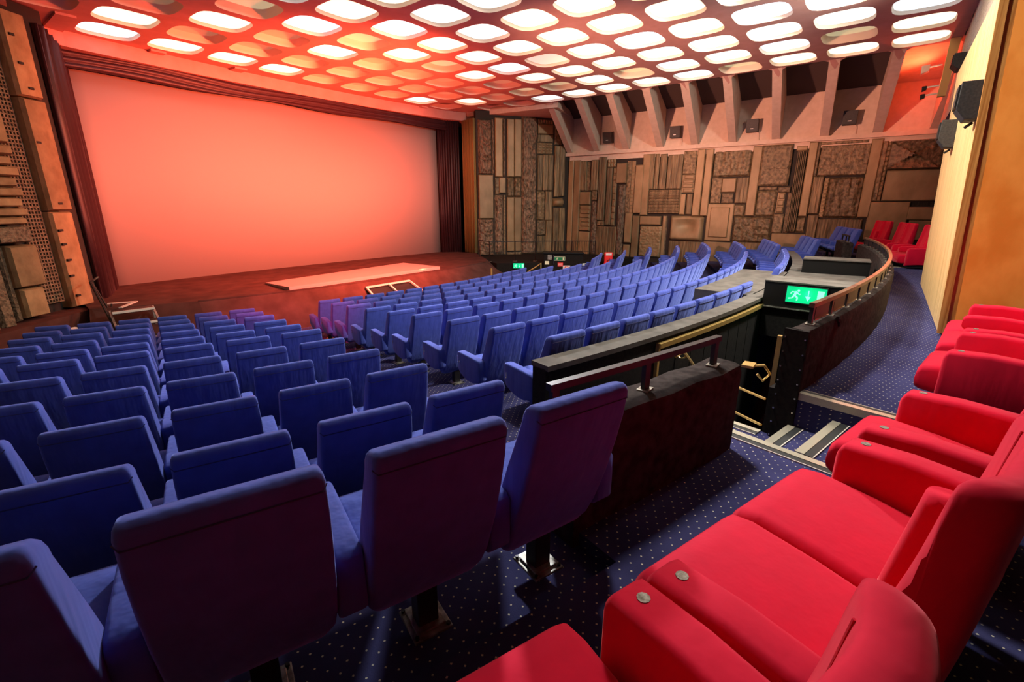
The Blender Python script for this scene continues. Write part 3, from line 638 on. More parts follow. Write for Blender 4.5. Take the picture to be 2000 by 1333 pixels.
# ------------------------------------------------------------------ timber-clad block at the rear with its orange side wall
WL = lambda z: -0.72 + 0.052*(z + 1.55)             # face leans towards the screen
bx0, bx1 = 7.60, 12.35
zb, zt = -1.52, 2.25
tb = MB(); tb.prism([(bx0 + .06, -5.5), (bx1 - .05, -5.5), (bx1 - .05, -1.0), (bx0 + .06, -1.0)], zb - .2, 4.9)
booth = struct(tb.build('wall_rear', M['niche_dark']))
n = 26
for k in range(n):
    xa, xb = bx0 + .10 + (bx1 - bx0 - .1)*k/n, bx0 + .10 + (bx1 - bx0 - .1)*(k + 1)/n - .006
    p = MB(); p.hexa([(xa, WL(zb) - .3, zb), (xb, WL(zb) - .3, zb), (xb, WL(zb), zb), (xa, WL(zb), zb), (xa, WL(zt) - .3, zt), (xb, WL(zt) - .3, zt), (xb, WL(zt), zt), (xa, WL(zt), zt)])
    p.build('timber_plank', M['wood'], booth)
p = MB()
for (dx, dy, wdt) in ((0.0, 0.0, .05), (.035, -.07, .05)):
    p.hexa([(bx0 + dx, WL(zb) + dy - .06, zb), (bx0 + dx + wdt, WL(zb) + dy - .06, zb), (bx0 + dx + wdt, WL(zb) + dy + .012, zb), (bx0 + dx, WL(zb) + dy + .012, zb),
            (bx0 + dx, WL(zt) + dy - .06, zt), (bx0 + dx + wdt, WL(zt) + dy - .06, zt), (bx0 + dx + wdt, WL(zt) + dy + .012, zt), (bx0 + dx, WL(zt) + dy + .012, zt)])
p.build('corner_trim', M['wood_edge'], booth)
p = MB(); p.hexa([(bx0 + .03, -5.5, zb), (bx0 + .08, -5.5, zb), (bx0 + .08, WL(zb) - .13, zb), (bx0 + .03, WL(zb) - .13, zb), (bx0 + .03, -5.5, zt), (bx0 + .08, -5.5, zt), (bx0 + .08, WL(zt) - .13, zt), (bx0 + .03, WL(zt) - .13, zt)])
p.build('orange_panel', M['orange'], booth)
p = MB(); p.box(bx0 + .15, bx1 - .1, -5.5, -.85, -1.9, zb); p.build('plinth', M['black_wall'], booth)
# roughcast bulkhead beam running from the last niche to the block
b = MB(); b.prism([(7.7, -1.7), (WX(-1) + .1, -1.7), (WX(-1) - .1, -.76), (7.7, -.64)], 2.16, H + .6); struct(b.build('rear_beam', M['roughcast']))
# tapered loudspeakers fixed to the timber wall
def wedge_speaker(x, z, w, h, d, label, y0=None):
    yw = (WL(z) if y0 is None else y0) + .005
    o = empty('surround_speaker', (x, yw, z)); b = MB()
    pf = [(0, 0), (d*.55, 0), (d, h*.30), (d, h), (0, h)]
    vs = [(-w/2, y, zz) for y, zz in pf] + [(w/2, y, zz) for y, zz in pf]
    b.add(vs, [(0, 1, 2, 3, 4), (9, 8, 7, 6, 5)] + [(i, (i+1) % 5, 5 + (i+1) % 5, 5 + i) for i in range(5)])
    b.build('cabinet', M['speaker'], o, bevel=.008)
    g = MB(); g.box(-w/2 + .02, w/2 - .02, d, d + .018, h*.34, h - .03); g.build('grille', M['black_plastic'], o)
    c = MB(); c.bar((0, .02, -.02), (0, .08, -.07), .04, .03); c.build('clamp', M['black_metal'], o)
    tag(o, label, 'speaker', 'loudspeakers on the timber wall')
# ------------------------------------------------------------------ lamps on the yellow post
o = empty('flood_post', (17.9, -0.50, 2.75)); 
b = MB(); b.hexa([(-.10, -.12, 0), (.10, -.12, 0), (.10, .05, 0), (-.10, .05, 0), (-.45, -.16, 1.28), (-.20, -.16, 1.28), (-.20, .05, 1.28), (-.45, .05, 1.28)]); b.build('post', M['yellow_post'], o, bevel=.006)
def flood(x, y, z, s, m):
    p = MB(); p.hexa([(x - s, y, z - s), (x + s, y, z - s), (x + s, y, z + s*.6), (x - s, y, z + s*.6), (x - s*1.3, y + s*1.6, z - s*1.6), (x + s*1.2, y + s*1.6, z - s*1.6), (x + s*1.2, y + s*1.8, z + s*.4), (x - s*1.3, y + s*1.8, z + s*.4)])
    f_ = p.build('flood_lamp', m, o, bevel=.01); q = MB(); q.bar((x, y - .25, z + s*.3), (x, y + s*.3, z), .03, .03); q.build('bracket', M['chrome'], f_)
flood(.25, .33, .80, .10, M['lamp_shell']); flood(-.02, .30, .26, .06, M['black_metal']); flood(.05, .30, .08, .06, M['black_metal'])
tag(o, 'yellow post with floodlamps beside the rearmost glowing red niche', 'lamp post')

# ------------------------------------------------------------------ stairwell, platform, parapets
DECK = -1.38
b = MB()
b.arc(24.72, 25.62, -4.2, 3.3, -2.6, DECK)                       # bay that pushes into the back row
b.arc(25.60, 26.95, -4.18, 4.18, -1.75, DECK)
deck = tag(b.build('stair_roof_deck', M['deck_carpet']), 'grey carpeted deck roofing the stairs between the back row and the gangway', 'platform')
for sg, nm, lb in ((-1, 'near', 'black wall with brass rail dividing the near stairwell from the back row'), (1, 'far', 'low dark curving wall beyond the deck behind the far right seats')):
    a0, a1 = (-15.1, -4.2) if sg < 0 else (4.2, 15.1)
    o = empty('stairwell_wall', pol(25.72, (a0 + a1)/2, FLOOR[9])); inv = Matrix.Translation((-o.location.x, -o.location.y, -(o.location.z - ZO)))
    b = MB(); b.arc(25.62, 25.80, a0, a1, -5.6, DECK - .02); b.build('wall_core', M['black_wall'], o, xf=inv)
    b = MB(); b.arc(25.60, 25.83, a0 - .05*sg*0, a1, DECK - .03, DECK + .02, 16); b.build('carpet_cap', M['deck_carpet'], o, xf=inv)
    if sg < 0:
        for k in range(9):
            q0 = -11.4 + k*0.80; b = MB(); b.arc(25.80, 25.825, q0 + .02, q0 + .78, -4.4 if k else -4.4, DECK - .16, 2); b.build('felt_panel', M['black_wall'], o, xf=inv)
        b = MB(); b.arc(25.80, 25.86, -11.45, -4.6, DECK - .13, DECK - .075, 14); b.build('brass_rail', M['brass'], o, xf=inv)
        b = MB(); b.arc(25.80, 25.84, -11.46, -11.38, -3.4, DECK - .1, 1); b.build('brass_strip', M['brass'], o, xf=inv)
        hr = [(-11.0, -1.62), (-10.62, -1.60), (-9.4, -2.06), (-8.2, -2.5), (-6.0, -3.3)]
        b = MB(); b.tube([pol(25.93, a, z) for a, z in hr], .018, 6)
        b.build('stair_handrail', M['brass'], o, xf=inv)
        for a, z in ((-10.5, -1.63), (-9.4, -2.06), (-8.2, -2.5), (-6.6, -3.06)):
            b = MB(); b.tube([pol(25.93, a, z), pol(25.92, a, z - .06), pol(25.87, a, z - .08), pol(25.82, a, z - .05)], .01, 5); b.build('rail_bracket', M['brass'], o, xf=inv)
    tag(o, lb, 'wall')
# stairwell rear wall, floor and steps (under the gangway)
b = MB(); b.arc(27.04, 27.10, -11.72, 0, -5.6, AISLE2 - .01); b.arc(27.04, 27.10, 0, 11.72, -5.6, AISLE2 - .01)
struct(b.build('wall_stairwell', M['black_wall']))
well = MB()
for sg in (-1, 1):
    def wseg(R0, R1, a0, a1, z):
        well.arc(R0, R1, a0, a1, -5.9, z) if sg < 0 else well.arc(R0, R1, -a1, -a0, -5.9, z)
    wseg(27.25, 27.57, -13.45, -11.72, -1.85)
    wseg(25.80, 27.26, -15.0, -11.72, -2.0)
    for k in range(12):
        wseg(25.80, 27.08, -11.72 + .62*k, -11.72 + .62*(k + 1) if k < 11 else 0, -2.0 - .16*(k + 1))
struct(well.build('stair_floor', M['carpet']))
def nose(pts, wdt, z, white=True):
    """strip nosing: pale metal strip, black tread, thin white line; pts = two ends, wdt = direction away from the edge"""
    (ax, ay), (bx_, by_) = pts; d = Vector((bx_ - ax, by_ - ay)).normalized(); nn = Vector((wdt[0], wdt[1]))
    o = None
    for (t0, t1, m, h) in ((0, .06, 'nosing', .012), (.06, .115, 'tread', .008), (.115, .123, 'white_edge', .009)):
        q = [(ax + nn.x*t0, ay + nn.y*t0), (bx_ + nn.x*t0, by_ + nn.y*t0), (bx_ + nn.x*t1, by_ + nn.y*t1), (ax + nn.x*t1, ay + nn.y*t1)]
        b = MB(); b.prism(q, z - (.05 if t0 == 0 else 0), z + h)
        ob = b.build('step_nosing' if t0 == 0 else ('tread_strip' if m == 'tread' else 'white_line'), M[m], o)
        if o is None: o = struct(ob); 
def radial(a, R0, R1, z, side):
    p0, p1 = pol(R0, a), pol(R1, a); t = math.radians(a); tx = (math.cos(t)*side, math.sin(t)*side)
    nose([p0[:2], p1[:2]], tx, z)
def circ(R, a0, a1, z, side):
    p0, p1 = pol(R, a0), pol(R, a1); t = math.radians((a0+a1)/2); nose([p0[:2], p1[:2]], (math.sin(t)*side, -math.cos(t)*side), z)
for sg in (-1, 1):
    A = lambda a: a if sg < 0 else -a
    radial(A(-13.40), 27.10, 28.05, AISLE, sg*1.0)
    radial(A(-11.75), 27.28, 28.3, AISLE2, -sg*1.0)
    circ(27.56, A(-13.36), A(-11.77), AISLE, 1); circ(27.25, A(-13.38), A(-11.77), -1.85, 1)
    for k in range(6):
        radial(A(-11.72 + .62*k), 25.86, 27.03, -2.0 - .16*k, sg*1.0)

def parapet(sg, a0, a1, R0, R1, z0, z1, posts, label, glass=False, rail_h=.17, Rr=None):
    A = (lambda a: a) if sg < 0 else (lambda a: -a)
    o = empty('parapet', pol((R0 + R1)/2, A((a0 + a1)/2), z0)); inv = Matrix.Translation((-o.location.x, -o.location.y, -(o.location.z - ZO)))
    lo_, hi_ = min(A(a0), A(a1)), max(A(a0), A(a1)); n = max(6, int((a1 - a0)*2))
    # carpeted wall with a rounded top
    rings = []
    for i in range(n + 1):
        a = lo_ + (hi_ - lo_)*i/n; pr_ = [(R0, z0), (R1, z0), (R1 + .004, z1 - .06), (R1 - .012, z1 - .012), (R1 - .05, z1), (R0 + .03, z1), (R0 + .002, z1 - .02)]
        rings.append([pol(R + .006*math.sin(a*7 + z*9), a, z + (.006*math.sin(a*5.3) if z > z0 + .1 else 0)) for R, z in pr_])
    b = MB(); b.loft(rings); b.build('carpeted_wall', M['parapet'], o, xf=inv, smooth=True, angle=40)
    Rm = (R0 + R1)/2 if Rr is None else Rr
    b = MB()
    m_ = max(4, int((posts[-1] - posts[0])*2)); pts = [pol(Rm, A(posts[0] + (posts[-1] - posts[0])*i/m_), z1 + rail_h) for i in range(m_ + 1)]
    rg = []
    for i in range(m_ + 1):
        a = A(posts[0] - .08 + (posts[-1] - posts[0] + .16)*i/m_)
        rg.append([pol(Rm - .022, a, z1 + rail_h - .022), pol(Rm + .022, a, z1 + rail_h - .022), pol(Rm + .022, a, z1 + rail_h + .016), pol(Rm - .022, a, z1 + rail_h + .016)])
    b.loft(rg); hr = b.build('handrail', M['rail_wood'] if glass else M['black_metal'], o, xf=inv)
    for a in posts:
        b = MB(); p0 = pol(Rm, A(a), z1 - .01); p1 = pol(Rm, A(a), z1 + rail_h - .01); b.bar(p0, p1, .045, .03, up=(math.sin(math.radians(A(a))), -math.cos(math.radians(A(a))), 0))
        po = b.build('rail_post', M['black_metal'], o, xf=inv)
        b = MB(); q = pol(Rm, A(a)); b.box(q[0] - .045, q[0] + .045, q[1] - .035, q[1] + .035, z1 - .012, z1 + .008); b.build('fixing_plate', M['plate_metal'], po, xf=inv)
    if glass:
        for p0, p1 in zip(posts, posts[1:]):
            b = MB(); b.arc(Rm - .006, Rm + .006, min(A(p0 + .16), A(p1 - .16)), max(A(p0 + .16), A(p1 - .16)), z1 + .03, z1 + rail_h - .03, 3); b.build('infill_panel', M['black_gloss'], o, xf=inv)
            b = MB(); b.arc(Rm + .004, Rm + .012, min(A(p0 + .16), A(p1 - .16)), max(A(p0 + .16), A(p1 - .16)), z1 + .018, z1 + .03, 3); b.build('infill_edge', M['chrome'], o, xf=inv)
    return tag(o, label, 'parapet'), inv
parapet(-1, -17.3, -14.0, 27.0, 27.25, AISLE - .1, -1.06, [-17.4, -15.9, -14.35], 'short dark carpeted parapet with a square black handrail beside the nearest blue seat', rail_h=.19)
parapet(1, -15.6, -13.62, 26.93, 27.17, AISLE - .1, -1.02, [-15.4, -14.5, -13.8], 'small dark parapet block with black rail in front of the far blue seats', rail_h=.17)
po, inv = parapet(-1, -11.74, 11.74, 27.11, 27.27, -2.2, -1.0, [-11.16 + 1.116*q_ for q_ in range(21)], 'long curving dark carpeted parapet with wooden handrail along the rear gangway', glass=True, rail_h=.175, Rr=27.19)
# black leather end panel with studs
b = MB(); b.arc(27.10, 27.285, -11.80, -11.72, -2.05, -1.0, 1); b.build('end_panel', M['black_wall'], po, xf=inv)
b = MB()
for R in (27.115, 27.268):
    for k in range(8): q = pol(R, -11.81, -1.07 - .13*k); b.box(q[0] - .006, q[0] + .006, q[1] - .006, q[1] + .006, q[2] - .006, q[2] + .006)
b.build('studs', M['chrome'], po, xf=inv)['kind'] = 'stuff'
b = MB(); b.tube([pol(27.285, -10.25, -1.0), pol(27.282, -10.1, -1.04), pol(27.28, -10.0, -1.10)], [.02, .014, .006], 6); b.build('torn_flap', M['parapet'], po, xf=inv)
# brass fittings at the stairwell end wall
o = empty('brass_door_post', pol(26.93, -11.75, -3.2)); inv = Matrix.Translation((-o.location.x, -o.location.y, -(o.location.z - ZO)))
b = MB(); b.bar(pol(26.97, -11.15, -2.9), pol(26.97, -11.15, -1.15), .035, .05); b.build('post', M['brass'], o, xf=inv)
b = MB(); b.tube([pol(26.78, -11.5, -1.46), pol(26.9, -11.3, -1.44), pol(26.93, -11.1, -1.54), pol(26.9, -11.25, -1.60), pol(26.85, -11.3, -1.54)], .014, 6); b.build('rail_scroll', M['brass'], o, xf=inv)
b = MB(); b.box(-.07, .07, -.05, .05, -.012, .012); b.build('rail_end_plate', M['brass'], o, xf=inv @ Matrix.Translation(Vector(pol(26.80, -11.5, -1.44))))
for z in (-1.78, -2.05):
    b = MB(); b.tube([pol(26.94, -11.2, z), pol(26.6, -11.0, z + .01), pol(26.0, -10.6, z - .10)], .012, 6); b.build('side_rail', M['brass'], o, xf=inv)
tag(o, 'brass post and curled rail end at the stairwell end wall', 'rail')
# bulkheads above the two stairs, the near one carrying the exit sign
for sg in (-1, 1):
    A = (lambda a: a) if sg < 0 else (lambda a: -a)
    o = empty('stair_bulkhead', pol(26.4, A(-4.5), DECK)); inv = Matrix.Translation((-o.location.x, -o.location.y, -(o.location.z - ZO)))
    lo_, hi_ = sorted((A(-4.62), A(-3.6)))
    b = MB(); b.arc(25.84, 26.99, lo_, hi_, -1.47, -1.10, 1); b.build('bulkhead_box', M['black_gloss'], o, xf=inv)
    b = MB(); b.arc(25.84, 26.99, lo_ - .05, hi_ + .25, -1.105, -1.085, 1); b.build('top_board', M['deck_carpet'], o, xf=inv)
    lo2, hi2 = sorted((A(-4.7), A(-4.62)))
    b = MB(); b.arc(25.84, 26.99, lo2, hi2, -1.485, -1.47, 1); b.build('edge_strip', M['plate_metal'], o, xf=inv)
    lo3, hi3 = sorted((A(-4.5), A(-4.2)))
    b = MB(); b.arc(25.84, 27.0, lo3, hi3, -1.95, -1.47, 1); b.build('lintel', M['black_wall'], o, xf=inv)
    tag(o, 'black bulkhead box above the near stairs carrying the green exit sign' if sg < 0 else 'low black bulkhead box above the far stairs on the grey deck', 'bulkhead')
# ------------------------------------------------------------------ signs
M['exit_green'] = mat('exit_green', (0.0, 0.42, 0.16), 0.3, emit=(0.0, 0.62, 0.25), estr=0.85)
M['exit_white'] = mat('exit_white', (0.35, 0.85, 0.6), 0.3, emit=(0.25, 0.95, 0.6), estr=0.9)
M['sign_green'] = mat('sign_green', (0.01, 0.20, 0.07), 0.4)
M['sign_cream'] = mat('sign_cream', (0.80, 0.78, 0.55), 0.4)
M['sign_red'] = mat('sign_red', (0.80, 0.02, 0.02), 0.4)
def poly2(b, pts, y0, y1):
    n = len(pts); b.add([(x, y0, z) for x, z in pts] + [(x, y1, z) for x, z in pts], [tuple(range(n)), tuple(range(2*n - 1, n - 1, -1))] + [(i, n + i, n + (i+1) % n, (i+1) % n) for i in range(n)])
def running_man(b, x, z, s, y0, y1, mir_=1):
    def seg(p, q, w):
        p, q = Vector(p), Vector(q); d = (q - p).normalized(); n = Vector((-d.y, d.x))*w/2
        poly2(b, [(x + mir_*s*u.x, z + s*u.y) for u in (p - n, q - n, q + n, p + n)], y0, y1)
    poly2(b, [(x + mir_*s*(.22 + .10*math.cos(2*PI*k/10)), z + s*(.86 + .10*math.sin(2*PI*k/10))) for k in range(10)], y0, y1)
    seg((.10, .76), (-.08, .40), .2); seg((.08, .72), (.30, .52), .09); seg((.30, .52), (.42, .60), .08); seg((.02, .70), (-.26, .72), .09); seg((-.26, .72), (-.36, .54), .08)
    seg((-.04, .42), (.20, .24), .13); seg((.20, .24), (.16, -.02), .11); seg((-.08, .42), (-.20, .18), .13); seg((-.20, .18), (-.50, .12), .10)
def exit_sign(name, loc, rz, W, Hs, label, lit=True):
    o = empty(name, loc, rz); g, wm = (M['exit_green'], M['exit_white']) if lit else (M['sign_green'], M['sign_cream'])
    b = MB(); b.box(-W/2, W/2, -.012, .0, -Hs/2, Hs/2); b.build('sign_face', g, o)
    fr_ = MB(); t = Hs*.05
    for x0, x1, z0, z1 in ((-W/2 - t, W/2 + t, Hs/2, Hs/2 + t), (-W/2 - t, W/2 + t, -Hs/2 - t, -Hs/2), (-W/2 - t, -W/2, -Hs/2, Hs/2), (W/2, W/2 + t, -Hs/2, Hs/2)): fr_.box(x0, x1, -.02, .01, z0, z1)
    fr_.build('sign_frame', M['black_metal'] if lit else M['sign_cream'], o)
    s = Hs*.72; y0, y1 = -.016, -.012
    b = MB(); running_man(b, -W*.27, -Hs*.36, s, y0, y1); b.build('running_figure', wm, o)
    if lit:
        b = MB(); ax = W*.06; poly2(b, [(ax - .035*s, Hs*.30), (ax + .035*s, Hs*.30), (ax + .035*s, -Hs*.06), (ax + .20*s, -Hs*.06), (ax, -Hs*.34), (ax - .20*s, -Hs*.06), (ax - .035*s, -Hs*.06)], y0, y1); b.build('down_arrow', wm, o)
    b = MB(); b.box(W*.28, W*.44, y0, y1, -Hs*.34, Hs*.34); b.build('door_symbol', wm, o)
    return tag(o, label, 'sign')
q = pol(26.40, -4.66, -1.255); ang = math.radians(-4.66)
exit_sign('exit_sign', q, ang - PI/2, 0.50, 0.235, 'large glowing green exit sign with running figure on the stair bulkhead')
lamp('POINT', 'exit_sign_glow', pol(26.40, -5.0, -1.26), None, 1.2, (0.05, 1.0, 0.4), shadow_soft_size=0.05)
exit_sign('exit_sign', (15.70, 11.86, -2.46), -.883, 0.46, 0.21, 'small glowing green exit sign on the black wall right of the stage')

# ------------------------------------------------------------------ walkway at the foot of the right wall, railing, lift box
walk = [(15.35, 13.2), (15.15, 12.6), (16.3, 11.2), (18.0, 9.7), (19.2, 9.0), (21.1, 9.1), (20.86, 12.7), (17.0, 15.2)]
b = MB(); b.prism(walk, -6, -2.36); struct(b.build('side_walkway', M['black_wall']))
rail = empty('walkway_railing', (16.6, 11.6, -2.36)); inv = Matrix.Translation((-16.6, -11.6, 2.36))
rp = [(15.75, 14.1), (15.35, 13.15), (16.15, 12.4), (16.75, 11.75), (17.35, 11.15), (17.85, 10.6), (18.35, 9.75)]
for (x, y) in rp:
    b = MB(); b.bar((x, y, -2.36), (x, y, -1.52), .03, .03, up=(1, 0, 0)); po = b.build('rail_post', M['black_metal'], rail, xf=inv)
    b = MB(); b.box(x - .07, x + .07, y - .07, y + .07, -2.36, -2.345); b.build('base_plate', M['plate_metal'], po, xf=inv)
for za, m_ in ((-1.52, .03), (-1.95, .015)):
    b = MB()
    for (p, q) in zip(rp, rp[1:]): b.bar((*p, za), (*q, za), m_, m_)
    b.build('top_rail' if za > -1.6 else 'mid_rail', M['black_metal'], rail, xf=inv)
for k in range(26):
    t = 4 + 2*k/26; i = int(t); fr_ = t - i; x = rp[i][0] + (rp[i+1][0] - rp[i][0])*fr_; y = rp[i][1] + (rp[i+1][1] - rp[i][1])*fr_
    b = MB(); b.bar((x, y, -2.3), (x, y, -1.52), .012, .012, up=(1, 0, 0)); b.build('baluster', M['black_metal'], rail, xf=inv)
tag(rail, 'thin black metal railing in front of the carved panels', 'railing')
# black lift box
bx = empty('equipment_box', (16.75, 10.35, -2.9), math.atan2(9.55 - 10.85, 17.05 - 16.15)); 
W2 = .80
b = MB(); b.box(-W2, W2, 0, .55, -.2, .93); b.build('cabinet', M['black_wall'], bx, bevel=.015)
b = MB(); b.box(-W2 - .04, W2 + .04, -.05, .6, .93, .99); b.build('top_lid', M['black_gloss'], bx, bevel=.015)
b = MB(); b.box(-.40, .08, -.014, 0, .66, .82); sg_ = b.build('escape_sign', M['sign_cream'], bx)
b = MB(); b.box(-.385, .065, -.02, -.014, .675, .805); b.build('green_field', M['sign_green'], sg_)
b = MB(); running_man(b, -.25, .685, .11, -.026, -.02); b.box(-.02, .03, -.026, -.02, .69, .79); b.build('running_figure', M['sign_cream'], sg_)
b = MB(); b.box(-.22, .0, -.014, 0, .42, .58); rs = b.build('red_notice', M['sign_red'], bx)
for k in range(4):
    b = MB(); b.box(-.2, -.02, -.018, -.014, .448 + .03*k, .458 + .03*k); b.build('text_line', M['paper'], rs)
b = MB(); b.box(.0, .30, -.014, 0, .22, .46); ns = b.build('prohibition_notice', M['paper'], bx)
ring = []
for k in range(16):
    a = 2*PI*k/16; ring += [(.15 + .09*math.cos(a), -.02, .36 + .09*math.sin(a)), (.15 + .068*math.cos(a), -.02, .36 + .068*math.sin(a))]
b = MB(); b.add(ring, [(2*k, (2*k+2) % 32, (2*k+3) % 32, 2*k+1) for k in range(16)]); b.bar((.09, -.02, .42), (.21, -.02, .30), .006, .02); b.build('red_ring', M['sign_red'], ns)
b = MB(); b.box(.02, .28, -.018, -.014, .23, .245); b.build('text_line', M['sign_red'], ns)
b = MB(); b.box(-.64, -.46, -.014, 0, .70, .90); b.build('switch_plate', M['plate_metal'], bx)
b = MB(); b.box(-.75, -.58, -.014, 0, .50, .64); b.build('cream_plate', M['sign_cream'], bx)
b = MB(); b.box(-.40, -.37, -.03, 0, .5, .9); b.build('latch', M['chrome'], bx)
tag(bx, 'black equipment box with escape sign and notices beside the railing', 'box')
b = MB(); b.box(-.17, .17, -.01, .01, -.14, .14); pl_ = b.build('wall_plate', M['paper'], xf=Matrix.Translation((17.75, 9.88, -2.55)) @ Matrix.Rotation(-.75, 4, 'Z'))
tag(pl_, 'white notice plate on black wall right of equipment box', 'notice')
# red fire point
fp = empty('fire_point', (18.25, 9.05, -2.36), -.95)
b = MB(); b.box(-.17, .17, -.05, .12, -.25, .42); b.build('cabinet', M['sign_red'], fp, bevel=.03)
b = MB(); b.box(-.12, .12, -.06, -.05, .30, .38); b.build('label_plate', M['paper'], fp)
b = MB(); b.box(-.11, .11, -.062, -.05, -.02, .24); b.build('door_panel', M['sign_red'], fp)
b = MB(); b.tube([(-.05, -.08, .05), (.0, -.09, .12), (.05, -.08, .16)], .012, 5); b.build('hose_nozzle', M['black_metal'], fp)
tag(fp, 'bright red fire-point box standing beyond the front seats by the wall', 'fire point')
# brass handrails of the front exit steps
for pts, l in (([(13.05, 11.1, -3.1), (13.05, 11.1, -2.24)], 'single short brass post at the foot of the stage right side'), ([(13.87, 10.06, -3.1), (13.87, 10.06, -2.36), (14.6, 10.25, -2.29), (15.18, 10.38, -2.2), (15.18, 10.38, -3.1)], 'sloping brass handrail rising beside the black equipment box')):
    b = MB(); b.tube(pts, .035 if len(pts) == 2 else .022, 6); tag(b.build('brass_handrail', M['brass']), l, 'handrail')
# ------------------------------------------------------------------ things about the stage
# folding steps at the left
fs = empty('stage_steps', (2.8, 12.5, BASE + .1), -.12)
for k, (y, z) in enumerate(((-.62, .32), (-.22, .58), (.18, .80))):
    b = MB(); b.box(-.34, .38, y, y + .36, z - .05, z); tr = b.build('step_tread', M['black_plastic'], fs, bevel=.01)
    b = MB(); b.box(-.35, .39, y - .012, y + .03, z - .035, z + .012); b.build('edge_strip', M['white_edge'], tr)
for x in (-.36, .40):
    b = MB(); b.bar((x, -.6, 0), (x, -.6, .30), .04, .04, up=(1, 0, 0)); b.bar((x, .5, 0), (x, .5, .78), .04, .04, up=(1, 0, 0)); b.bar((x, -.6, .28), (x, .5, .78), .04, .04); b.build('side_frame', M['plate_metal'], fs)
tag(fs, 'small black stage steps with pale metal edges at the stage left end', 'steps')
b = MB(); zt_ = -2.235
for p, q in (((2.7, 14.1), (3.2, 13.9)), ((3.2, 13.9), (2.75, 13.3))): b.bar((*p, zt_), (*q, zt_), .07, .02)
tag(b.build('stage_edge_marking', M['white_edge']), 'white zigzag edge strip lying on the stage behind the small steps', 'strip')
hr = empty('stage_handrail', (2.5, 13.0, -2.95))
b = MB(); b.tube([(0, -.55, -.0), (-.05, .85, 1.28), (.12, .95, 1.36)], .028, 6); b.build('sloping_rail', M['black_metal'], hr)
b = MB(); b.tube([(0.02, -.05, 0), (.0, .1, .55)], .022, 6); b.tube([(.25, .4, .0), (-.03, .85, 1.27)], .022, 6); b.tube([(.02, .1, .0), (.2, .75, .75)], .022, 6); b.build('rail_support', M['black_metal'], hr)
tag(hr, 'black tubular handrail rising to the stage at its left end', 'handrail')
# tilted metal frame with two trays on the stage front
lf = MB(); lid = empty('tilted_tray', (9.0, 11.45, -2.62))
L0, L1, L2, L3 = Vector((-.75, -.25, -.22)), Vector((.95, -.4, -.16)), Vector((.85, .42, .26)), Vector((-.72, .50, .24))
for p, q in ((L0, L1), (L1, L2), (L2, L3), (L3, L0), ((L0 + L1)/2, (L2 + L3)/2)):
    b = MB(); b.bar(p, q, .05, .05); b.build('frame_bar', M['white_edge'], lid)
for (p, q, r, s_) in ((L0, (L0+L1)/2, (L2+L3)/2, L3), ((L0+L1)/2, L1, L2, (L2+L3)/2)):
    b = MB(); dz = Vector((0, 0, .05)); b.hexa([tuple(v - dz*1.6) for v in (p, q, r, s_)] + [tuple(v - dz) for v in (p, q, r, s_)]); b.build('tray', M['black_plastic'], lid)
tag(lid, 'tilted pale metal frame with two dark trays against the stage front', 'steps')
b = MB(); b.prism([(1.75, 13.15), (2.05, 13.3), (1.95, 13.55), (1.62, 13.38)], -2.565, -2.555); tag(b.build('paper_sheet', M['paper']), 'white paper sheet lying on the brown floor at far left', 'paper')
b = MB(); b.tube([(2.15, 12.85, -2.75), (2.15, 12.85, -2.58), (2.2, 12.85, -2.58)], .04, 6); tag(b.build('red_object', M['sign_red']), 'small pinkish red object on the floor beside the stage handrail', 'object')
# ------------------------------------------------------------------ blue seats
def pillow(sections, n=4):
    """sections: (centre xyz, hw, hd, r, tilt) rounded rectangles in local x / rotated y-z plane"""
    b = MB(); rings = []
    for (cx_, cy_, cz_, hw, hd, r, t) in sections:
        c, s_ = math.cos(t), math.sin(t)
        rings.append([(cx_ + u, cy_ + v*c, cz_ + v*s_) for u, v in rr(hw, hd, r, n)])
    return b.loft(rings)
def seat_back_mesh(hw):
    t = -.22
    S_ = [(0, .285, .175, hw - .05, .025, .02, t), (0, .275, .20, hw - .018, .055, .035, t), (0, .262, .25, hw + .004, .075, .03, t), (0, .235, .34, hw + .010, .088, .025, t), (0, .175, .52, hw + .010, .090, .022, t), (0, .115, .70, hw + .008, .080, .022, t), (0, .070, .84, hw + .004, .070, .022, t),
          (0, .047, .925, hw, .062, .022, t), (0, .041, .955, hw, .060, .022, t), (0, .038, .980, hw - .004, .052, .022, t), (0, .036, .995, hw - .011, .034, .018, t), (0, .035, 1.0, hw - .024, .012, .008, t)]
    return pillow(S_)
def cushion_mesh(hw):
    b = MB(); prof = [(.20, .345, .38), (.24, .335, .435), (.40, .345, .455), (.56, .355, .478), (.64, .36, .482), (.685, .385, .46), (.695, .41, .43)]
    rings = []
    for y, z0, z1 in prof:
        h = (z1 - z0)/2; rings.append([(u, y, (z0 + z1)/2 + v) for u, v in rr(hw, h, min(.035, h*.9), 3)])
    return b.loft(rings)
def arm_mesh(x, hw):
    b = MB(); prof = [(.15, .33, .56, .9), (.18, .30, .575, 1), (.30, .265, .585, 1), (.42, .27, .592, 1), (.52, .30, .597, 1), (.59, .345, .598, 1), (.618, .385, .594, .97), (.63, .42, .583, .88)]
    rings = []
    for y, z0, z1, q in prof:
        h = (z1 - z0)/2; rings.append([(x + u, y, (z0 + z1)/2 + v) for u, v in rr(hw*q, h, min(.018, hw*q*.9), 3)])
    return b.loft(rings)
LETTER = 'ABCDEFGHJKL'
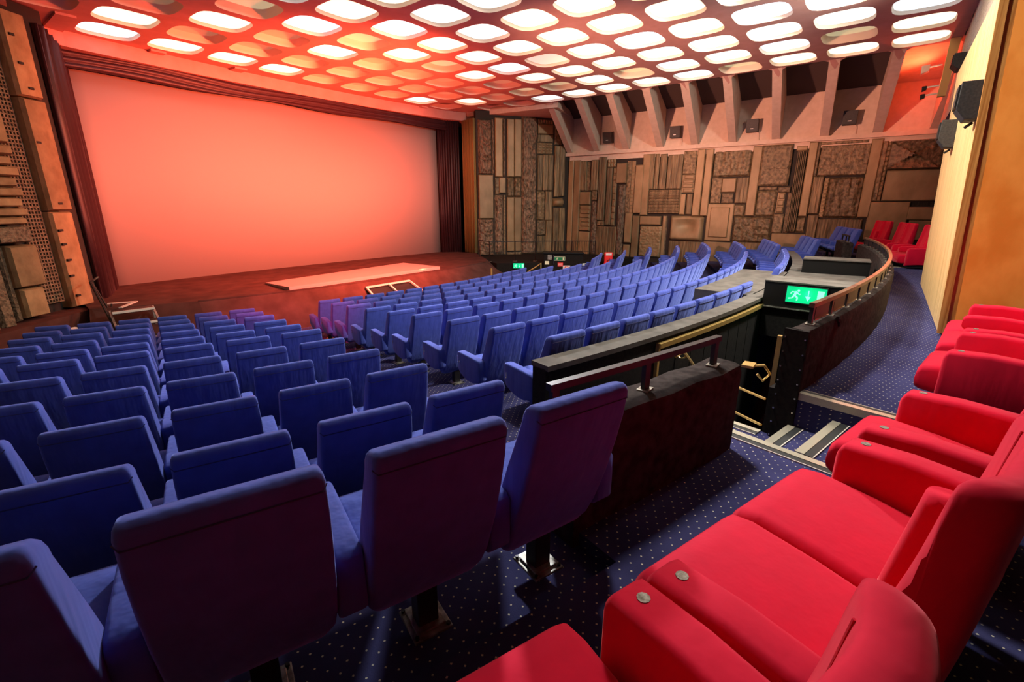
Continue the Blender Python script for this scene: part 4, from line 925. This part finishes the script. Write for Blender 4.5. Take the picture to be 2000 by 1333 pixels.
def make_seat(pitch, hw, kind):
    o = empty('cinema_chair', (0, 0, -ZO))
    bk = seat_back_mesh(hw).build('backrest', M['blue'], o, smooth=True)
    q = MB(); q.tube([(-hw - .001, .0, .955), (-hw + .012, -.0145, .940), (0, -.016, .940), (hw - .012, -.0145, .940), (hw + .001, .0, .955)], .0028, 4); q.build('piping', M['blue_dark'], bk)
    cushion_mesh(pitch/2 - .056).build('seat_cushion', M['blue'], o, smooth=True)
    aw = .052
    arm_mesh(-pitch/2, aw).build('armrest', M['blue'], o, smooth=True)
    if kind == 'end': arm_mesh(pitch/2, aw).build('armrest', M['blue'], o, smooth=True)
    p = MB(); prof = [(.25, .24, .30), (.28, .20, .37), (.36, .20, .37), (.50, .26, .37), (.60, .33, .37)]
    p.loft([[(u, y, (a + c)/2 + v) for u, v in rr(hw - .05, (c - a)/2, .03, 2)] for y, a, c in prof]); p.build('seat_pan', M['black_plastic'], o, smooth=True, angle=50)
    p = MB(); p.box(-.045, .045, .24, .32, 0.01, .26); ps = p.build('pedestal', M['black_metal'], o, bevel=.006)
    p = MB(); p.box(-.085, .085, .185, .375, 0, .012); p.box(-.065, .065, .21, .35, .012, .022)
    pp = p.build('base_plate', M['plate_metal'], o, bevel=.004)
    p = MB()
    for x in (-.07, .07):
        for y in (.20, .36): p.tube([(x, y, .01), (x, y, .024)], .009, 6)
    p.build('bolts', M['black_metal'], pp)['kind'] = 'stuff'
    return o
protos = {(PL, 'mid'): make_seat(PL, .238, 'mid'), (PL, 'end'): make_seat(PL, .238, 'end'), (PC, 'mid'): make_seat(PC, .238, 'mid'), (PC, 'end'): make_seat(PC, .238, 'end')}
for p_ in protos.values(): note_kids(p_)
used = set()
def put_seat(pitch, kind, k, s, label, group):
    key = (pitch, kind)
    o = protos[key] if key not in used else dup(protos[key]); used.add(key)
    a = s/ROW_R[k]
    o.location = (CX + ROW_R[k]*math.sin(a), CY - ROW_R[k]*math.cos(a), ZO + FLOOR[k])
    dz = ROW_T[k] - FLOOR[k] - 1.0
    jit = random.uniform(-.012, .012)
    o.rotation_euler = (0, 0, a + jit)
    if abs(dz) > .02:
        o.location.z += dz
        for ch in o.children:
            if ch.name.startswith('pedestal') or ch.name.startswith('base_plate'):
                pass
    return tag(o, label, 'chair', group)
def letter_mesh(ch):
    cu = bpy.data.curves.new('letter', 'FONT'); cu.body = ch; cu.size = .075; cu.extrude = .002; cu.align_x = 'CENTER'
    tmp = bpy.data.objects.new('letter_tmp', cu); COL.objects.link(tmp); bpy.context.view_layer.update()
    me = bpy.data.meshes.new_from_object(tmp.evaluated_get(bpy.context.evaluated_depsgraph_get())); bpy.data.objects.remove(tmp); me.materials.clear(); me.materials.append(M['chrome']); return me
LM = {c: letter_mesh(c) for c in LETTER}
def row_letter(o, k, side, pitch):
    l = bpy.data.objects.new('row_letter', LM[LETTER[k-1]]); COL.objects.link(l); l.parent = o
    l.location = (side*(pitch/2 + .053), .58, .45); l.rotation_euler = (PI/2, 0, PI/2*side)
LCOUNT0 = {1: 0, 2: 0, 3: 0, 4: 0, 5: 0, 6: 0, 7: 0, 8: 1, 9: 1, 10: 2, 11: 2}
for k in range(1, 12):
    for n_ in range(LCOUNT0[k], 6):
        s = ROW_L[k] + n_*PL
        if k == 11: s += 0.0
        idx = 6 - n_
        lab = "blue velvet chair %s from the aisle in the left block's %s row from stage" % (ORD[idx], ORD[k])
        if k == 11: lab = 'large dark-backed blue chair, %s from the parapet in the rearmost blue row' % ORD[idx]
        o = put_seat(PL, 'end' if n_ == 5 else 'mid', k, s, lab, 'blue cinema seats')
        if n_ == 5: row_letter(o, k, 1, PL)
for k in range(1, 10):
    cnt = 13 + k
    for n_ in range(cnt):
        if k == 9 and 9 <= n_ <= 12: continue
        s = ROW_C[k] + n_*PC
        lab = "blue velvet chair %s from left in the centre block's %s row from stage" % (ORD[n_ + 1], ORD[k])
        o = put_seat(PC, 'end' if n_ == cnt - 1 or (k == 9 and n_ == 8) else 'mid', k, s, lab, 'blue cinema seats')
        if n_ == 0: row_letter(o, k, -1, PC)
for k, cnt in ((3, 4), (4, 5), (5, 6), (6, 5), (7, 6), (8, 5), (9, 5), (10, 4), (11, 4)):
    s0 = -(ROW_L[k] + 5*PL) - PL
    for n_ in range(cnt):
        lab = "blue velvet chair %s from the aisle in the far right block's %s row" % (ORD[n_ + 1], ORD[k - 2])
        o = put_seat(PL, 'end' if n_ == cnt - 1 else 'mid', k, s0 + n_*PL, lab, 'blue cinema seats')
        if n_ == 0: row_letter(o, k, -1, PL)
if (PL, 'end') not in used: pass

# ------------------------------------------------------------------ red love-seats
RR = 28.07                       # radius of the arm fronts
def red_unit(arc0, items, floor, label, arm_z=-1.05, group='red velvet seats'):
    """items: list of ('arm'|'mid'|'up'|'seat', width); x runs along the row from arc0 (metres of arc at RR)"""
    tot = sum(w_ for t, w_ in items if t in ('arm', 'seat'))
    am = (arc0 + tot/2)/RR
    o = empty('red_armchair', (CX + RR*math.sin(am), CY - RR*math.cos(am), floor), am)
    az = arm_z - floor                # arm top above the floor
    x = -tot/2
    def arm(xc, wd, solid=True, lift=False):
        b = MB(); hw = wd/2
        if solid: prof = [(.0, az - .43, az - .05), (-.012, az - .42, az - .02), (-.03, az - .42, az), (-.25, az - .40, az + .012), (-.48, az - .40, az - .0), (-.60, az - .38, az - .03)]
        else: prof = [(.02, az - .12, az - .03), (.0, az - .14, az - .01), (-.04, az - .145, az), (-.25, az - .14, az + .01), (-.50, az - .14, az - .01), (-.60, az - .13, az - .03)]
        rings = []
        for y, z0, z1 in prof:
            h = (z1 - z0)/2; q = .85 if y > -.005 else 1
            rings.append([(xc + u, y, (z0 + z1)/2 + v) for u, v in rr(hw*q, h, min(.028, hw*.6), 3)])
        b.loft(rings)
        return b.build('armrest', M['red'], o, smooth=True, angle=60)
    def button(xc):
        b = MB(); b.tube([(xc, -.085, az - .004), (xc, -.085, az + .006)], .019, 10); b.build('metal_stud', M['steel'], o)
    def cushion(xc, wd):
        b = MB(); hw = wd/2 - .004; z1 = az - .17
        prof = [(.145, z1 - .15, z1 - .10), (.14, z1 - .19, z1 - .045), (.11, z1 - .21, z1 - .01), (.03, z1 - .22, z1 + .004), (-.20, z1 - .21, z1 - .012), (-.45, z1 - .20, z1 - .045), (-.50, z1 - .18, z1 - .06)]
        rings = []
        for y, a, c in prof:
            h = (c - a)/2; rings.append([(xc + u, y, (a + c)/2 + v + (.012*(1 - (u/hw)**2) if v > 0 else 0)) for u, v in rr(hw, h, min(.045, h*.95), 4)])
        b.loft(rings); return b.build('seat_cushion', M['red'], o, smooth=True)
    def back(xc, wd):
        b = MB(); hw = wd/2 + .004; rows = []
        zt_ = az + .565; N = 14
        # sections across x: each a closed (y,z) outline; wings come forward at the sides
        z0 = az - .36; yf = lambda t: -.42 - .15*t + .02*t*t
        for i in range(N + 1):
            u = -1 + 2*i/N; e = max(0, (abs(u) - .45)/.55); ed = max(0, (abs(u) - .86)/.14)
            rec = .055*(1 - e*e*(3 - 2*e)); top = zt_ - .035*ed**2 - .012*(1 - e); out = []
            for q in range(9):
                t = q/8; z = z0 + (top - .035 - z0)*t; bulge = .02*math.sin(PI*min(1, t*1.3)); out.append((xc + u*hw, yf(t) - rec + bulge - .018*ed*ed, z))
            yt = yf(1) - rec
            for k in range(1, 6):
                a = PI*k/6; out.append((xc + u*hw, yt - .0525 + .0525*math.cos(a) - .018*ed*ed*math.cos(a), top - .035 + .035*math.sin(a) - .03*(k/6)))
            for q in range(8, -1, -1):
                t = q/8; z = z0 + (top - .065 - z0)*t; out.append((xc + u*hw, yf(t) - .105 - .05*math.sin(PI*min(1, t*.8 + .1))*(1 - t*.5) + .02*ed*ed, z))
            rows.append(out)
        b.loft(rows); ob = b.build('backrest', M['red'], o, smooth=True, angle=70)
        m_ = ob.modifiers.new('soft', 'SUBSURF'); m_.levels = 1; m_.render_levels = 1
        # seams where the wings are sewn on
        for sd in (-.62, .62):
            sm = MB(); e = (abs(sd) - .45)/.55; rec = .055*(1 - e*e*(3 - 2*e)); pts = []
            for q in range(9):
                t = q/8; z = z0 + .12 + (zt_ - .05 - z0 - .12)*t; tt = (z - z0)/(zt_ - .035 - z0)
                pts.append((xc + sd*hw, yf(tt) - rec + .02*math.sin(PI*min(1, tt*1.3)) + .001, z))
            sm.tube(pts, .0026, 5); sm.build('seam', M['red'], ob)
        return ob
    nseat = 0; last = None
    for t, w_ in items:
        if t == 'arm': arm(x + w_/2, w_); button(x + w_/2); x += w_
        elif t == 'seat': cushion(x + w_/2, w_); back(x + w_/2, w_); x += w_; nseat += 1
        elif t == 'mid': arm(x, .115, solid=False)
        elif t == 'up':
            b = MB(); b.loft([[(x + u, -.47 - (zz - az)*.15 + v, zz) for u, v in rr(.048, .07, .035, 3)] for zz in (az - .15, az - .12, az + .08, az + .19, az + .225)]); b.build('raised_armrest', M['red'], o, smooth=True)
    b = MB(); b.box(-tot/2 + .05, tot/2 - .05, -.5, -.05, az - .52 if az > .56 else .03, az - .38); b.build('seat_frame', M['black_plastic'], o)
    for xx in ((-tot/2 + .2, tot/2 - .2) if nseat else ()):
        b = MB(); b.box(xx - .04, xx + .04, -.34, -.24, 0, az - .40); b.box(xx - .07, xx + .07, -.42, -.16, 0, .015); b.build('leg', M['black_metal'], o)
    return tag(o, label, 'chair', group)
arc = lambda a: math.radians(a)*RR
red_unit(arc(-18.6) - 1.27, [('seat', .62), ('seat', .62)], AISLE, 'red velvet seat cropped at the bottom edge, nearest the camera')
for ch in []: pass
red_unit(arc(-18.62), [('arm', .145)], AISLE, 'red velvet armrest with round metal plate nearest the camera')
red_unit(arc(-18.30), [('arm', .14), ('seat', .61), ('up', 0), ('seat', .61), ('arm', .14)], AISLE, 'red velvet double seat with two joined cushions in the foreground')
red_unit(arc(-14.98), [('arm', .13), ('seat', .58), ('arm', .13)], AISLE, 'single red velvet seat just before the step up to the gangway')
red_unit(arc(-11.0), [('arm', .14), ('seat', .64), ('arm', .13)], AISLE2, 'single red velvet seat just beyond the gap in the red row')
red_unit(arc(-9.02), [('arm', .13), ('seat', .66), ('mid', 0), ('seat', .66), ('arm', .13)], AISLE2, 'red velvet double seat with narrow middle armrest beside the orange wall')
# the same row continued on the far side
red_unit(arc(18.4), [('arm', .13), ('seat', .60), ('up', 0), ('seat', .60)], AISLE, 'far red double seat with raised armrest, next to the blue seats')
red_unit(arc(14.7), [('arm', .13), ('seat', .62), ('seat', .62), ('arm', .13)][::-1], AISLE, 'far red double seat in the middle of the far red row')
red_unit(arc(10.9), [('arm', .13), ('seat', .62), ('mid', 0), ('seat', .62), ('arm', .13)], AISLE2, 'far red double seat partly hidden by the timber wall')
wedge_speaker(7.88, .92, .35, .40, .20, 'largest black tapered loudspeaker on the timber wall')
wedge_speaker(10.5, .85, .35, .40, .20, 'lower black tapered loudspeaker at the timber wall far edge')
wedge_speaker(14.75, 2.75, .5, .30, .20, 'black loudspeaker on the roughcast beam above the timber wall', y0=-.70)
